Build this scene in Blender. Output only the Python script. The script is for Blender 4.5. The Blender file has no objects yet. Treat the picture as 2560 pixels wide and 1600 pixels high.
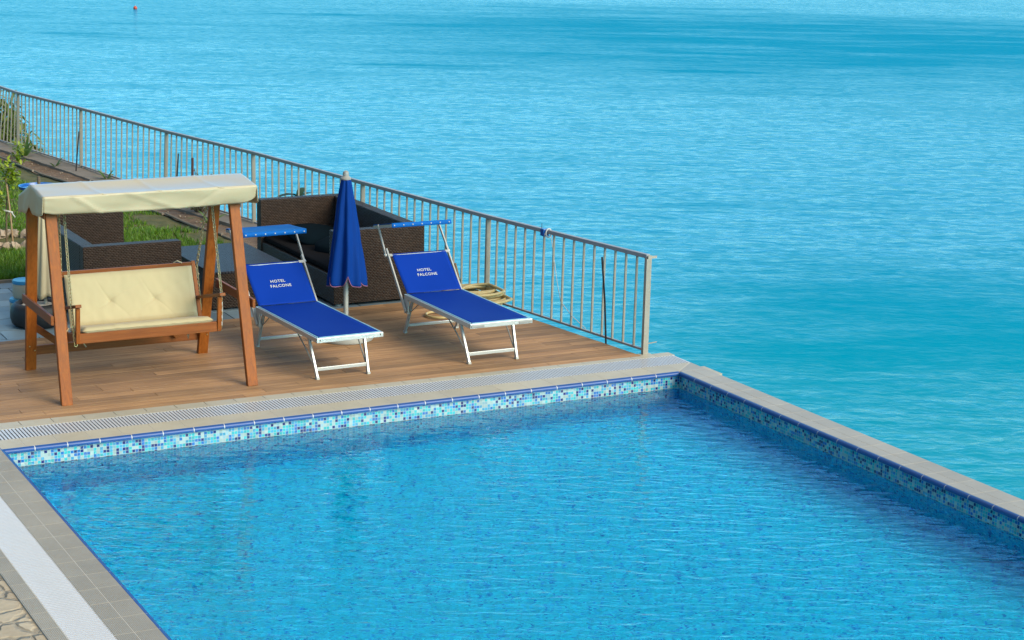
import bpy, bmesh, math, random
from mathutils import Vector, Matrix, noise
R = math.radians
random.seed(7)
sc = bpy.context.scene
col = sc.collection

# ------------------------------------------------------------------ helpers
class MB:
    """collects shapes, then links them as ONE mesh object"""
    def __init__(s): s.v = []; s.f = []; s.m = []
    def add(s, vs, fs, mi=0):
        o = len(s.v); s.v += [tuple(v) for v in vs]
        for f in fs: s.f.append(tuple(i + o for i in f)); s.m.append(mi)
    def box(s, x0, x1, y0, y1, z0, z1, mi=0):
        s.add([(x0,y0,z0),(x1,y0,z0),(x1,y1,z0),(x0,y1,z0),(x0,y0,z1),(x1,y0,z1),(x1,y1,z1),(x0,y1,z1)],
              [(0,3,2,1),(4,5,6,7),(0,1,5,4),(1,2,6,5),(2,3,7,6),(3,0,4,7)], mi)
    def prism(s, pts, z0, z1, mi=0):
        n = len(pts)
        s.add([(p[0],p[1],z0) for p in pts] + [(p[0],p[1],z1) for p in pts],
              [tuple(range(n-1,-1,-1)), tuple(range(n,2*n))] + [(i,(i+1)%n,n+(i+1)%n,n+i) for i in range(n)], mi)
    def beam(s, p0, p1, wx, wd, up=(1,0,0), mi=0):
        """bar from p0 to p1; wx = width along 'up', wd = the other width"""
        p0 = Vector(p0); p1 = Vector(p1); d = (p1-p0).normalized()
        a = Vector(up); a = (a - d*a.dot(d)).normalized(); b = d.cross(a)
        vs = [p + a*sx*wx/2 + b*sy*wd/2 for p in (p0,p1) for sx,sy in ((-1,-1),(1,-1),(1,1),(-1,1))]
        s.add(vs, [(0,3,2,1),(4,5,6,7),(0,1,5,4),(1,2,6,5),(2,3,7,6),(3,0,4,7)], mi)
    def hexa(s, b, t, mi=0):
        s.add(list(b)+list(t), [(0,3,2,1),(4,5,6,7),(0,1,5,4),(1,2,6,5),(2,3,7,6),(3,0,4,7)], mi)
    def tube(s, pts, r, seg=8, closed=False, mi=0):
        pts = [Vector(p) for p in pts]; n = len(pts); rs = r if isinstance(r,(list,tuple)) else [r]*n
        vs = []; ref = None
        for i,p in enumerate(pts):
            if closed: d = pts[(i+1)%n]-pts[i-1]
            else: d = pts[min(i+1,n-1)]-pts[max(i-1,0)]
            d.normalize()
            if ref is None:
                ref = Vector((0,0,1)) if abs(d.z) < .9 else Vector((1,0,0))
            a = ref - d*ref.dot(d)
            if a.length < 1e-5: a = Vector((1,0,0)) - d*d.x
            a.normalize(); ref = a; b = d.cross(a)
            for k in range(seg):
                t = 2*math.pi*k/seg; vs.append(p + (a*math.cos(t)+b*math.sin(t))*rs[i])
        fs = []
        for i in range(n if closed else n-1):
            j = (i+1)%n
            for k in range(seg): fs.append((i*seg+k, i*seg+(k+1)%seg, j*seg+(k+1)%seg, j*seg+k))
        if not closed: fs += [tuple(range(seg-1,-1,-1)), tuple(range((n-1)*seg, n*seg))]
        s.add(vs, fs, mi)
    def lathe(s, prof, seg=32, c=(0,0,0), mi=0, rad=None):
        vs = []; n = len(prof)
        for i,(r,z) in enumerate(prof):
            for k in range(seg):
                t = 2*math.pi*k/seg; rr = r if rad is None else rad(r,z,t)
                vs.append((c[0]+rr*math.cos(t), c[1]+rr*math.sin(t), c[2]+z))
        fs = [(i*seg+k, i*seg+(k+1)%seg, (i+1)*seg+(k+1)%seg, (i+1)*seg+k) for i in range(n-1) for k in range(seg)]
        if prof[0][0] > 1e-4: fs.append(tuple(range(seg-1,-1,-1)))
        if prof[-1][0] > 1e-4: fs.append(tuple(range((n-1)*seg, n*seg)))
        s.add(vs, fs, mi)
    def grid(s, fn, nu, nv, mi=0, flip=False):
        vs = [fn(i/nu, j/nv) for j in range(nv+1) for i in range(nu+1)]
        w = nu+1
        fs = [(j*w+i, j*w+i+1, (j+1)*w+i+1, (j+1)*w+i) for j in range(nv) for i in range(nu)]
        if flip: fs = [f[::-1] for f in fs]
        s.add(vs, fs, mi)
    def sphere(s, c, r, seg=12, ring=8, mi=0, sq=(1,1,1), jit=0, rnd=None):
        vs = []
        for i in range(ring+1):
            ph = math.pi*i/ring
            for k in range(seg):
                t = 2*math.pi*k/seg
                d = Vector((math.sin(ph)*math.cos(t), math.sin(ph)*math.sin(t), -math.cos(ph)))
                q = 1 + (jit*noise.noise(d*1.7+Vector((c[0]*9.1,c[1]*7.7,3))) if jit else 0)
                vs.append((c[0]+d.x*r*sq[0]*q, c[1]+d.y*r*sq[1]*q, c[2]+d.z*r*sq[2]*q))
        fs = [(i*seg+k, i*seg+(k+1)%seg, (i+1)*seg+(k+1)%seg, (i+1)*seg+k) for i in range(ring) for k in range(seg)]
        s.add(vs, fs, mi)
    def build(s, name, mat, parent=None, smooth=None, bevel=0, loc=None, solid=0, merge=False):
        me = bpy.data.meshes.new(name); me.from_pydata(s.v, [], s.f); 
        for m in (mat if isinstance(mat,(list,tuple)) else [mat]): me.materials.append(m)
        me.polygons.foreach_set('material_index', s.m)
        if merge:
            bm = bmesh.new(); bm.from_mesh(me); bmesh.ops.remove_doubles(bm, verts=bm.verts, dist=1e-5); bm.to_mesh(me); bm.free()
        me.update()
        if smooth is not None:
            me.shade_smooth(); me.set_sharp_from_angle(angle=R(smooth))
        o = bpy.data.objects.new(name, me); col.objects.link(o)
        if parent: o.parent = parent
        if loc: o.location = loc
        if solid:
            m = o.modifiers.new('solid','SOLIDIFY'); m.thickness = solid; m.offset = 0
        if bevel:
            m = o.modifiers.new('bevel','BEVEL'); m.width = bevel; m.segments = 2; m.limit_method = 'ANGLE'; m.angle_limit = R(40)
        return o
def tag(o, label=None, cat=None, group=None, kind=None):
    for k,v in (('label',label),('category',cat),('group',group),('kind',kind)):
        if v: o[k] = v
    return o
def thing(name, loc, label, cat, group=None, rz=0):
    o = bpy.data.objects.new(name, None); col.objects.link(o); o.location = loc; o.rotation_euler = (0,0,rz); o.empty_display_size = .1
    return tag(o, label, cat, group)

# ------------------------------------------------------------------ materials
AL = .64
def al(c): return tuple(v*AL for v in c)
class NT:
    def __init__(s, name):
        s.mat = bpy.data.materials.new(name); s.mat.use_nodes = True; s.t = s.mat.node_tree; s.t.nodes.clear()
        s.out = s.n('ShaderNodeOutputMaterial')
    def n(s, ty, **kw):
        x = s.t.nodes.new(ty)
        for k,v in kw.items(): setattr(x, k, v)
        return x
    def l(s, a, b): s.t.links.new(a, b)
    def val(s, sock, v):
        if hasattr(v, 'is_output'): s.l(v, sock)
        else: sock.default_value = v
    def math(s, op, a, b=0.0, c=None):
        x = s.n('ShaderNodeMath', operation=op); s.val(x.inputs[0], a); s.val(x.inputs[1], b)
        if c is not None: s.val(x.inputs[2], c)
        return x.outputs[0]
    def co(s, out='Object'): return s.n('ShaderNodeTexCoord').outputs[out]
    def sep(s, v):
        x = s.n('ShaderNodeSeparateXYZ'); s.l(v, x.inputs[0]); return x.outputs
    def comb(s, a, b, c=0.0):
        x = s.n('ShaderNodeCombineXYZ')
        for i,v in enumerate((a,b,c)): s.val(x.inputs[i], v)
        return x.outputs[0]
    def map(s, v, scale=(1,1,1), rot=(0,0,0), loc=(0,0,0)):
        x = s.n('ShaderNodeMapping'); s.l(v, x.inputs[0]); x.inputs['Scale'].default_value = scale
        x.inputs['Rotation'].default_value = rot; x.inputs['Location'].default_value = loc; return x.outputs[0]
    def noise(s, v, scale, detail=2, rough=.5, dist=0, out='Fac'):
        x = s.n('ShaderNodeTexNoise'); 
        if v is not None: s.l(v, x.inputs['Vector'])
        x.inputs['Scale'].default_value = scale; x.inputs['Detail'].default_value = detail
        x.inputs['Roughness'].default_value = rough; x.inputs['Distortion'].default_value = dist; return x.outputs[out]
    def ramp(s, f, stops, interp='LINEAR'):
        x = s.n('ShaderNodeValToRGB'); s.val(x.inputs[0], f); cr = x.color_ramp; cr.interpolation = interp
        while len(cr.elements) < len(stops): cr.elements.new(1)
        for e,(p,c) in zip(cr.elements, stops):
            e.position = p; e.color = (*c,1) if len(c)==3 else c
        return x.outputs[0]
    def mix(s, f, a, b, bt='MIX'):
        x = s.n('ShaderNodeMix', data_type='RGBA', blend_type=bt); s.val(x.inputs[0], f)
        for i,v in ((6,a),(7,b)):
            if isinstance(v, tuple) and len(v)==3: v = (*v,1)
            s.val(x.inputs[i], v)
        return x.outputs[2]
    def bump(s, h, strength=.5, dist=.01, normal=None):
        x = s.n('ShaderNodeBump'); s.l(h, x.inputs['Height']); s.val(x.inputs['Strength'], strength); x.inputs['Distance'].default_value = dist
        if normal is not None: s.l(normal, x.inputs['Normal'])
        return x.outputs[0]
    def bsdf(s, colr, rough=.5, metal=0, normal=None, spec=None, **kw):
        x = s.n('ShaderNodeBsdfPrincipled')
        s.val(x.inputs['Base Color'], (*colr,1) if isinstance(colr, tuple) and len(colr)==3 else colr)
        s.val(x.inputs['Roughness'], rough); s.val(x.inputs['Metallic'], metal)
        if spec is not None: x.inputs['Specular IOR Level'].default_value = spec
        if normal is not None: s.l(normal, x.inputs['Normal'])
        for k,v in kw.items(): s.val(x.inputs[k], v)
        s.l(x.outputs[0], s.out.inputs[0]); return x

def simple(name, c, rough=.5, metal=0, var=.12, vs=6, bmp=0, bs=60, spec=None):
    c = al(c)
    t = NT(name); o = t.co()
    n = t.noise(o, vs, 4, .6)
    k = t.math('ADD', 1-var, t.math('MULTIPLY', n, 2*var))
    cc = t.mix(1, (*c,1), t.comb(k,k,k), 'MULTIPLY')
    nm = t.bump(t.noise(o, bs, 3), bmp, .004) if bmp else None
    t.bsdf(cc, t.math('ADD', rough-.06, t.math('MULTIPLY', n, .12)), metal, nm, spec); return t.mat

def wood(name, c1, c2, axis, rough=.45, island=.25, stains=False):
    c1, c2 = al(c1), al(c2)
    t = NT(name); o = t.co(); rnd = t.n('ShaderNodeNewGeometry').outputs['Random Per Island']
    sc_ = [38,38,38]; sc_[axis] = 1.6
    off = t.comb(t.math('MULTIPLY', rnd, 31.0), t.math('MULTIPLY', rnd, 17.0), t.math('MULTIPLY', rnd, 9.0))
    v = t.n('ShaderNodeVectorMath', operation='ADD'); t.l(t.map(o, sc_), v.inputs[0]); t.l(off, v.inputs[1])
    g = t.noise(v.outputs[0], 1.0, 6, .65, .6)
    cc = t.mix(t.ramp(g, [(.3,(0,0,0)),(.72,(1,1,1))]), c1, c2)
    blot = t.noise(o, 2.3, 3)
    k = t.math('ADD', 1-island, t.math('ADD', t.math('MULTIPLY', rnd, island*1.5), t.math('MULTIPLY', t.math('SUBTRACT', blot, .5), .45)))
    cc = t.mix(1, cc, t.comb(k,k,k), 'MULTIPLY')
    if stains:      # old wet marks, scuffs and specks of grime
        sn = t.noise(t.map(o, (.55,2.2,1)), 1.3, 6, .7, .8); cc = t.mix(t.ramp(sn, [(.60,(0,0,0)),(.72,(.42,.42,.42))]), cc, (.10,.05,.028))
        sp = t.noise(o, 26, 2); cc = t.mix(t.ramp(sp, [(.72,(0,0,0)),(.78,(.5,.5,.5))]), cc, (.09,.05,.03))
        fd = t.noise(t.map(o, (.25,.6,1)), 1.0, 3); cc = t.mix(t.math('MULTIPLY', fd, .30), cc, (.34,.25,.17))
    t.bsdf(cc, t.math('ADD', rough-.1, t.math('MULTIPLY', g, .25)), 0, t.bump(g, .25, .002), .25); return t.mat

def wicker(name, flat=False, c=(.066,.041,.028)):
    c = al(c)
    t = NT(name); x,y,z = t.sep(t.co())
    if flat: h, z = x, y
    else: h = t.math('ADD', x, y)
    row = t.math('FLOOR', t.math('DIVIDE', z, .020))
    u = t.math('ADD', t.math('DIVIDE', h, .038), t.math('MULTIPLY', t.math('MODULO', row, 2.0), .5))
    fu = t.math('SINE', t.math('MULTIPLY', t.math('FRACT', u), math.pi))
    fz = t.math('SINE', t.math('MULTIPLY', t.math('FRACT', t.math('DIVIDE', z, .020)), math.pi))
    hh = t.math('MULTIPLY', t.math('POWER', t.math('ABSOLUTE', fu), .7), t.math('POWER', t.math('ABSOLUTE', fz), .6))
    wn = t.n('ShaderNodeTexWhiteNoise', noise_dimensions='2D'); t.l(t.comb(t.math('FLOOR', u), row), wn.inputs['Vector'])
    k = t.math('ADD', .75, t.math('MULTIPLY', wn.outputs['Value'], .5))
    cc = t.mix(1, (*c,1), t.comb(k,k,k), 'MULTIPLY')
    t.bsdf(cc, .5, 0, t.bump(hh, 1.0, .012), .25); return t.mat

def fabric(name, c, weave=900, rough=.85, var=.08, sheen=.1, bmp=.15, vs=3, spec=.25):
    c = al(c)
    t = NT(name); o = t.co(); n = t.noise(o, vs, 3); w = t.noise(o, weave/6, 2)
    k = t.math('ADD', 1-var, t.math('MULTIPLY', n, 2*var))
    t.bsdf(t.mix(1, (*c,1), t.comb(k,k,k), 'MULTIPLY'), rough, 0, t.bump(w, bmp, .002), spec, **{'Sheen Weight':sheen}); return t.mat

def tile_mat(name, c, ribs=None, var=.10):
    c = al(c)
    t = NT(name); o = t.co(); rnd = t.n('ShaderNodeNewGeometry').outputs['Random Per Island']
    n = t.noise(o, 9, 5, .7); n2 = t.noise(o, 1.3, 3)
    k = t.math('ADD', 1-var*.7, t.math('ADD', t.math('MULTIPLY', rnd, var*.7), t.math('ADD', t.math('MULTIPLY', t.math('SUBTRACT', n, .5), .22), t.math('MULTIPLY', t.math('SUBTRACT', n2, .5), .5))))
    cc = t.mix(1, (*c,1), t.comb(k,k,k), 'MULTIPLY'); nm = t.bump(n, .12, .004)
    if ribs:
        x,y,z = t.sep(o)
        w = t.math('SINE', t.math('MULTIPLY', x if ribs=='x' else y, 2*math.pi/.0125)); nm = t.bump(w, .5, .002)
    t.bsdf(cc, .5, 0, nm, .3); return t.mat

def mosaic(name, pal, size=.03, grout=(.40,.45,.43), gw=.055, gmix=1.0):
    t = NT(name); x,y,z = t.sep(t.co())
    g = t.n('ShaderNodeNewGeometry'); nx,ny,nz = t.sep(g.outputs['Normal'])
    ax = t.math('GREATER_THAN', t.math('ABSOLUTE', nx), .5); az = t.math('GREATER_THAN', t.math('ABSOLUTE', nz), .5)
    # u runs along the wall (or x on the floor), v up the wall (or y on the floor)
    u = t.math('ADD', t.math('MULTIPLY', x, t.math('SUBTRACT', 1.0, ax)), t.math('MULTIPLY', y, ax))
    v = t.math('ADD', t.math('MULTIPLY', z, t.math('SUBTRACT', 1.0, az)), t.math('MULTIPLY', y, az))
    u = t.math('DIVIDE', t.math('ADD', u, 50.0), size); v = t.math('DIVIDE', t.math('ADD', v, 50.006), size)
    wn = t.n('ShaderNodeTexWhiteNoise', noise_dimensions='3D'); t.l(t.comb(t.math('FLOOR', u), t.math('FLOOR', v), ax), wn.inputs['Vector'])
    cc = t.ramp(wn.outputs['Value'], pal, 'CONSTANT')
    wn2 = t.n('ShaderNodeTexWhiteNoise', noise_dimensions='3D'); t.l(t.comb(t.math('FLOOR', u), t.math('FLOOR', v), 7.0), wn2.inputs['Vector'])
    k = t.math('ADD', .82, t.math('MULTIPLY', wn2.outputs['Value'], .36)); cc = t.mix(1, cc, t.comb(k,k,k), 'MULTIPLY')
    fu = t.math('ABSOLUTE', t.math('SUBTRACT', t.math('FRACT', u), .5)); fv = t.math('ABSOLUTE', t.math('SUBTRACT', t.math('FRACT', v), .5))
    gm = t.math('MULTIPLY', t.math('GREATER_THAN', t.math('MAXIMUM', fu, fv), .5-gw), gmix)
    cc = t.mix(gm, cc, grout)
    t.bsdf(cc, .18, 0, None); return t.mat

M = {}
M['deck'] = wood('deck_wood', (.36,.168,.064), (.78,.44,.20), 0, .7, .36, True)
M['wood_z'] = wood('swing_wood_upright', (.30,.078,.010), (.55,.155,.022), 2, .5, .06)
M['wood_x'] = wood('swing_wood_level', (.26,.070,.012), (.46,.138,.026), 0, .5, .06)
M['wood_y'] = wood('swing_wood_side', (.26,.070,.012), (.44,.130,.024), 1, .5, .06)
M['stake'] = wood('stake_wood', (.45,.27,.13), (.65,.43,.24), 2, .7, .05)
M['tile'] = tile_mat('beige_tile', (.69,.61,.455))
M['tile_grey'] = tile_mat('grey_beige_tile', (.55,.50,.415))
M['tile_rib'] = tile_mat('ribbed_tile', (.49,.435,.345), 'x')
M['grout'] = simple('pale_grout', (.74,.70,.62), .8)
M['grout_dark'] = simple('sandy_grout', (.40,.36,.29), .8)
M['nose'] = simple('blue_glazed_edge', (.001,.085,.36), .38, var=.10, vs=3)
M['nose_grout'] = simple('white_grout', (.82,.82,.80), .7)
M['grate'] = simple('white_grating_plastic', (.80,.79,.80), .4, var=.05)
M['channel'] = simple('dark_channel', (.035,.032,.034), .95)
M['concrete'] = simple('rough_concrete', (.36,.29,.22), .9, var=.35, vs=5, bmp=.8, bs=22)
M['galv'] = simple('weathered_galvanised_steel', (.52,.46,.37), .55, .1, var=.22, vs=14)
M['rail'] = simple('dull_grey_handrail', (.50,.48,.48), .5, .2, var=.15, vs=9)
M['alu'] = simple('white_aluminium', (.76,.75,.70), .30, .35, var=.06)
M['alu_dark'] = simple('dark_screw', (.03,.03,.03), .4)
M['plastic_grey'] = simple('grey_cap_plastic', (.42,.40,.36), .5)
M['sling'] = fabric('blue_sling_fabric', (.001,.046,.40), 1800, .7, .05, 0, spec=.1)
M['shade_fab'] = fabric('bright_blue_shade_fabric', (.001,.155,.58), 1800, .7, .06, 0, spec=.15)
M['trim'] = simple('pale_blue_piping', (.30,.62,.80), .4)
M['umb_fab'] = fabric('navy_parasol_fabric', (.001,.045,.27), 1500, .75, .1, 0, spec=.1)
M['hem'] = fabric('pink_hem', (.42,.16,.26), 900)
M['letter'] = simple('white_print', (.80,.80,.80), .6)
M['cream'] = fabric('cream_canvas', (.68,.56,.345), 1200, .5, .04, 0, spec=.5)
M['cream_top'] = M['cream'].copy(); pb = [n for n in M['cream_top'].node_tree.nodes if n.type == 'BSDF_PRINCIPLED'][0]; pb.inputs['Coat Weight'].default_value = 1; pb.inputs['Coat Roughness'].default_value = .35; pb.inputs['Coat IOR'].default_value = 1.7
M['cushion'] = fabric('cream_cushion', (.71,.585,.335), 1200, .85, .04, .1)
M['chain'] = simple('brassy_chain', (.70,.55,.28), .35, .5, var=.2, vs=30)
M['brass'] = simple('brass_bolt', (.75,.58,.25), .3, .8)
M['wick'] = wicker('dark_rattan')
M['wick_top'] = wicker('dark_rattan_top', True, (.045,.042,.050))
M['pillow'] = fabric('dark_teal_cushion', (.003,.010,.016), 800, .95, .1, 0, spec=.05)
M['pad'] = fabric('charcoal_seat_pad', (.012,.011,.012), 800, .95, .1, 0, spec=.05)
M['white_pl'] = simple('white_plastic', (.74,.71,.64), .4)
M['pole'] = simple('pale_metal_pole', (.62,.59,.52), .35, .3)
M['blue_pl'] = simple('blue_plastic', (.012,.13,.52), .25, var=.08)
M['sky_pl'] = simple('light_blue_lid', (.03,.30,.62), .35, var=.08)
M['cream_pl'] = simple('cream_plastic', (.72,.62,.47), .5)
M['rubber'] = simple('black_rubber', (.012,.014,.018), .55, var=.2)
M['hose'] = simple('yellow_hose', (.80,.60,.26), .45, var=.12)
M['stick_dk'] = simple('dark_rusty_rod', (.035,.022,.02), .7)
M['stick_red'] = simple('reddish_stick', (.20,.06,.04), .8)
M['cable'] = simple('white_cable', (.75,.75,.74), .5)
M['stone'] = simple('pale_garden_stone', (.55,.42,.30), .9, var=.35, vs=7, bmp=.6, bs=30)
M['red'] = simple('orange_red_buoy', (.75,.10,.05), .4)
M['bark'] = simple('grey_brown_bark', (.20,.14,.08), .9)
M['ribbon'] = simple('white_ribbon', (.75,.73,.66), .8)
def leafmat(name, c1, c2):
    c1, c2 = al(c1), al(c2)
    t = NT(name); rnd = t.n('ShaderNodeNewGeometry').outputs['Random Per Island']
    b = t.bsdf(t.mix(rnd, c1, c2), .5); tr = t.n('ShaderNodeBsdfTranslucent'); t.l(t.mix(rnd, c1, c2), tr.inputs[0])
    mx = t.n('ShaderNodeMixShader'); mx.inputs[0].default_value = .3; t.l(b.outputs[0], mx.inputs[1]); t.l(tr.outputs[0], mx.inputs[2]); t.l(mx.outputs[0], t.out.inputs[0])
    return t.mat
M['leaf'] = leafmat('fresh_yellow_green_leaf', (.26,.40,.02), (.56,.64,.04))
M['leaf_dk'] = leafmat('shrub_leaf', (.10,.17,.02), (.40,.46,.10))
M['leaf_strap'] = leafmat('strap_leaf', (.10,.22,.02), (.24,.36,.05))
M['leaf_dry'] = leafmat('withered_leaf', (.20,.15,.06), (.34,.30,.12))
M['leaf_round'] = leafmat('dark_glossy_leaf', (.03,.10,.05), (.06,.15,.08))
M['grass'] = leafmat('grass_blade', (.07,.21,.006), (.26,.44,.03))

# pool wall / floor mosaic
M['mosaic'] = mosaic('pool_mosaic', [(0,(.33,.42,.40)),(.22,(.03,.38,.41)),(.44,(.05,.29,.46)),(.63,(.008,.125,.40)),(.79,(.24,.39,.44)),(.85,(.003,.010,.12))])
M['floor_mosaic'] = mosaic('pool_floor_mosaic', [(0,(.07,.77,.985)),(.45,(.05,.72,.98)),(.76,(.03,.61,.96)),(.90,(.01,.30,.78))], grout=(.08,.72,.98), gw=.03)

M['low_mosaic'] = mosaic('pool_mosaic_water_tinted', [(0,(.03,.56,.86)),(.3,(.02,.46,.80)),(.55,(.08,.64,.88)),(.72,(.0,.30,.70)),(.88,(.0,.10,.46))], grout=(.10,.60,.84))  # same wall tile below water; blue water tint and brightness put into its colours
# soil, lawn, paving, crazy paving, cliff
t = NT('soil'); o = t.co(); n = t.noise(o, 5, 8, .75); n2 = t.noise(o, .7, 3)
cc = t.ramp(n, [(.3,(.05,.030,.017)),(.52,(.19,.12,.07)),(.75,(.38,.27,.17))]); cc = t.mix(t.math('MULTIPLY', n2, .5), cc, (.20,.13,.08))
t.bsdf(cc, .95, 0, t.bump(n, 1, .05)); M['soil'] = t.mat
t = NT('lawn_ground'); o = t.co(); n = t.noise(o, 4, 6, .7)
t.bsdf(t.ramp(n, [(.3,(.03,.045,.008)),(.55,(.10,.095,.028)),(.8,(.17,.125,.06))]), .95, 0, t.bump(n, .8, .03)); M['lawn'] = t.mat
t = NT('blue_grey_paving'); o = t.co(); rnd = t.n('ShaderNodeNewGeometry').outputs['Random Per Island']; n = t.noise(o, 7, 5, .7)
k = t.math('ADD', .62, t.math('ADD', t.math('MULTIPLY', rnd, .5), t.math('MULTIPLY', n, .35)))
t.bsdf(t.mix(1, (.155,.215,.25,1), t.comb(k,k,k), 'MULTIPLY'), .55, 0, t.bump(n, .4, .01)); M['paving'] = t.mat
t = NT('crazy_paving'); o = t.co(); od = t.n('ShaderNodeVectorMath', operation='ADD'); t.l(o, od.inputs[0])
dn = t.n('ShaderNodeVectorMath', operation='SCALE'); t.l(t.noise(o, 4, 2, out='Color'), dn.inputs[0]); dn.inputs[3].default_value = .24; t.l(dn.outputs[0], od.inputs[1])
vo = t.n('ShaderNodeTexVoronoi', feature='DISTANCE_TO_EDGE'); vo.inputs['Scale'].default_value = 4.0; t.l(od.outputs[0], vo.inputs['Vector'])
vc = t.n('ShaderNodeTexVoronoi'); vc.inputs['Scale'].default_value = 4.0; t.l(od.outputs[0], vc.inputs['Vector'])
st = t.mix(t.sep(vc.outputs['Color'])[0], (.36,.29,.20), (.50,.42,.30)); n = t.noise(o, 14, 6, .7)
k = t.math('ADD', .7, t.math('MULTIPLY', n, .6)); st = t.mix(1, st, t.comb(k,k,k), 'MULTIPLY')
j = t.ramp(vo.outputs['Distance'], [(.02,(0,0,0)),(.10,(1,1,1))]); hs = t.math('ADD', t.math('MULTIPLY', j, .8), t.math('MULTIPLY', n, .25))
t.bsdf(t.mix(j, (.30,.25,.18), st), .8, 0, t.bump(hs, .8, .03)); M['crazy'] = t.mat
M['rock'] = simple('cliff_rock', (.30,.25,.20), .95, var=.4, vs=.6, bmp=1, bs=2)
M['plaster'] = simple('pale_plaster', (.50,.46,.40), .9)

# water of the pool
t = NT('pool_water'); o = t.co()
x,y,z = t.sep(o)
lat = t.math('ADD', t.math('MULTIPLY', x, .8856), t.math('MULTIPLY', y, -.4644)); dep = t.math('ADD', t.math('MULTIPLY', x, .4644), t.math('MULTIPLY', y, .8856))
q = t.comb(lat, dep)
d1 = t.noise(t.map(q, (3.4,8.5,1), (0,0,R(7))), 1.0, 1.5, .5, .5); d2 = t.noise(t.map(q, (7,19,1), (0,0,R(-9))), 1.0, 1, .5, .3); d3 = t.noise(o, .9, 1)
amp = t.ramp(t.noise(o, .55, 2), [(.3,(.75,.75,.75)),(.7,(1,1,1))])
h = t.math('ADD', t.math('MULTIPLY', d1, 1.0), t.math('ADD', t.math('MULTIPLY', d2, .22), t.math('MULTIPLY', d3, .5)))
nm = t.bump(h, t.math('MULTIPLY', t.sep(amp)[0], 1.0), .0165)
fr = t.n('ShaderNodeFresnel'); fr.inputs['IOR'].default_value = 1.333; t.l(nm, fr.inputs['Normal'])
rf = t.n('ShaderNodeBsdfRefraction'); rf.inputs['IOR'].default_value = 1.333; rf.inputs['Roughness'].default_value = 0; t.l(nm, rf.inputs['Normal'])
gl = t.n('ShaderNodeBsdfGlossy'); gl.inputs['Roughness'].default_value = .0; t.l(nm, gl.inputs['Normal'])
mx = t.n('ShaderNodeMixShader'); t.l(t.math('MULTIPLY', fr.outputs[0], 1.0), mx.inputs[0]); t.l(rf.outputs[0], mx.inputs[1]); t.l(gl.outputs[0], mx.inputs[2]); t.l(mx.outputs[0], t.out.inputs[0])
va = t.n('ShaderNodeVolumeAbsorption'); va.inputs['Color'].default_value = (.0,.966,.9985,1); va.inputs['Density'].default_value = 2.2; t.l(va.outputs[0], t.out.inputs[1])
M['water'] = t.mat
# sea
def sstep(t, v, a, b_):
    x = t.n('ShaderNodeMapRange', interpolation_type='SMOOTHSTEP'); t.val(x.inputs['Value'], v); x.inputs['From Min'].default_value = a; x.inputs['From Max'].default_value = b_
    return x.outputs[0]
t = NT('sea_water'); o = t.co(); x,y,z = t.sep(o)
lat = t.math('ADD', t.math('MULTIPLY', x, .8856), t.math('MULTIPLY', y, -.4644)); dep = t.math('ADD', t.math('MULTIPLY', x, .4644), t.math('MULTIPLY', y, .8856))
q = t.comb(lat, dep)
w1 = t.noise(t.map(q, (.8,1.0,1), (0,0,R(6))), 2.6, 5, .62, .6); w2 = t.noise(t.map(q, (.6,1.1,1), (0,0,R(-5))), .7, 3, .6, .3)
h = t.math('ADD', t.math('MULTIPLY', w1, .30), t.math('MULTIPLY', w2, .9))
# calm and wind-ruffled lanes across the bay (metres)
wa = t.math('SUBTRACT', t.noise(t.map(q, (.022,.06,1)), 1.0, 8, .72), .5); wb = t.math('SUBTRACT', t.noise(t.map(q, (.16,.34,1)), 1.0, 7, .7), .5)
d1 = t.math('ADD', dep, t.math('ADD', t.math('MULTIPLY', wa, 95.0), t.math('MULTIPLY', lat, .16)))
b1 = t.math('MULTIPLY', sstep(t, d1, 90, 148), t.math('SUBTRACT', 1.0, sstep(t, d1, 166, 214)))
b1 = t.math('MULTIPLY', b1, t.math('ADD', .45, t.math('MULTIPLY', sstep(t, lat, -32, 12), .55)))
d2 = t.math('ADD', dep, t.math('ADD', t.math('MULTIPLY', wb, 24.0), t.math('MULTIPLY', lat, -.10)))
b2 = t.math('MULTIPLY', sstep(t, d2, 22, 36), t.math('SUBTRACT', 1.0, sstep(t, d2, 37, 52)))
b2 = t.math('MULTIPLY', b2, sstep(t, lat, -1, 7))
st_ = t.math('MULTIPLY', sstep(t, t.noise(t.map(q, (.035,.13,1)), 1.0, 5, .6), .55, .72), .55)
near = t.math('MULTIPLY', t.math('SUBTRACT', 1.0, sstep(t, dep, 14, 42)), .12)
calm = t.math('MINIMUM', t.math('ADD', t.math('ADD', b1, b2), t.math('ADD', st_, near)), 1.0)
calm = t.math('MULTIPLY', calm, t.math('ADD', .58, t.math('MULTIPLY', sstep(t, t.noise(t.map(q, (.05,.22,1), (0,0,R(4))), 1.0, 7, .72, .5), .34, .56), .42)))
rip = t.math('ADD', t.math('MULTIPLY', sstep(t, t.noise(t.map(q, (1.5,1.9,1), (0,0,R(8))), 1.0, 4, .6, .5), .40, .60), .65), t.math('MULTIPLY', sstep(t, t.noise(t.map(q, (.30,.55,1), (0,0,R(5))), 1.0, 6, .7, .4), .40, .62), .35))
nm = t.bump(h, .8, .22)
fr = t.n('ShaderNodeFresnel'); fr.inputs['IOR'].default_value = 1.333; t.l(nm, fr.inputs['Normal'])
gloss_amt = t.math('MULTIPLY', t.math('MINIMUM', t.math('MULTIPLY', fr.outputs[0], 1.15), .62), t.math('MULTIPLY', t.math('SUBTRACT', 1.0, t.math('MULTIPLY', calm, .90)), t.math('ADD', .42, t.math('MULTIPLY', rip, .66))))
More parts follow.
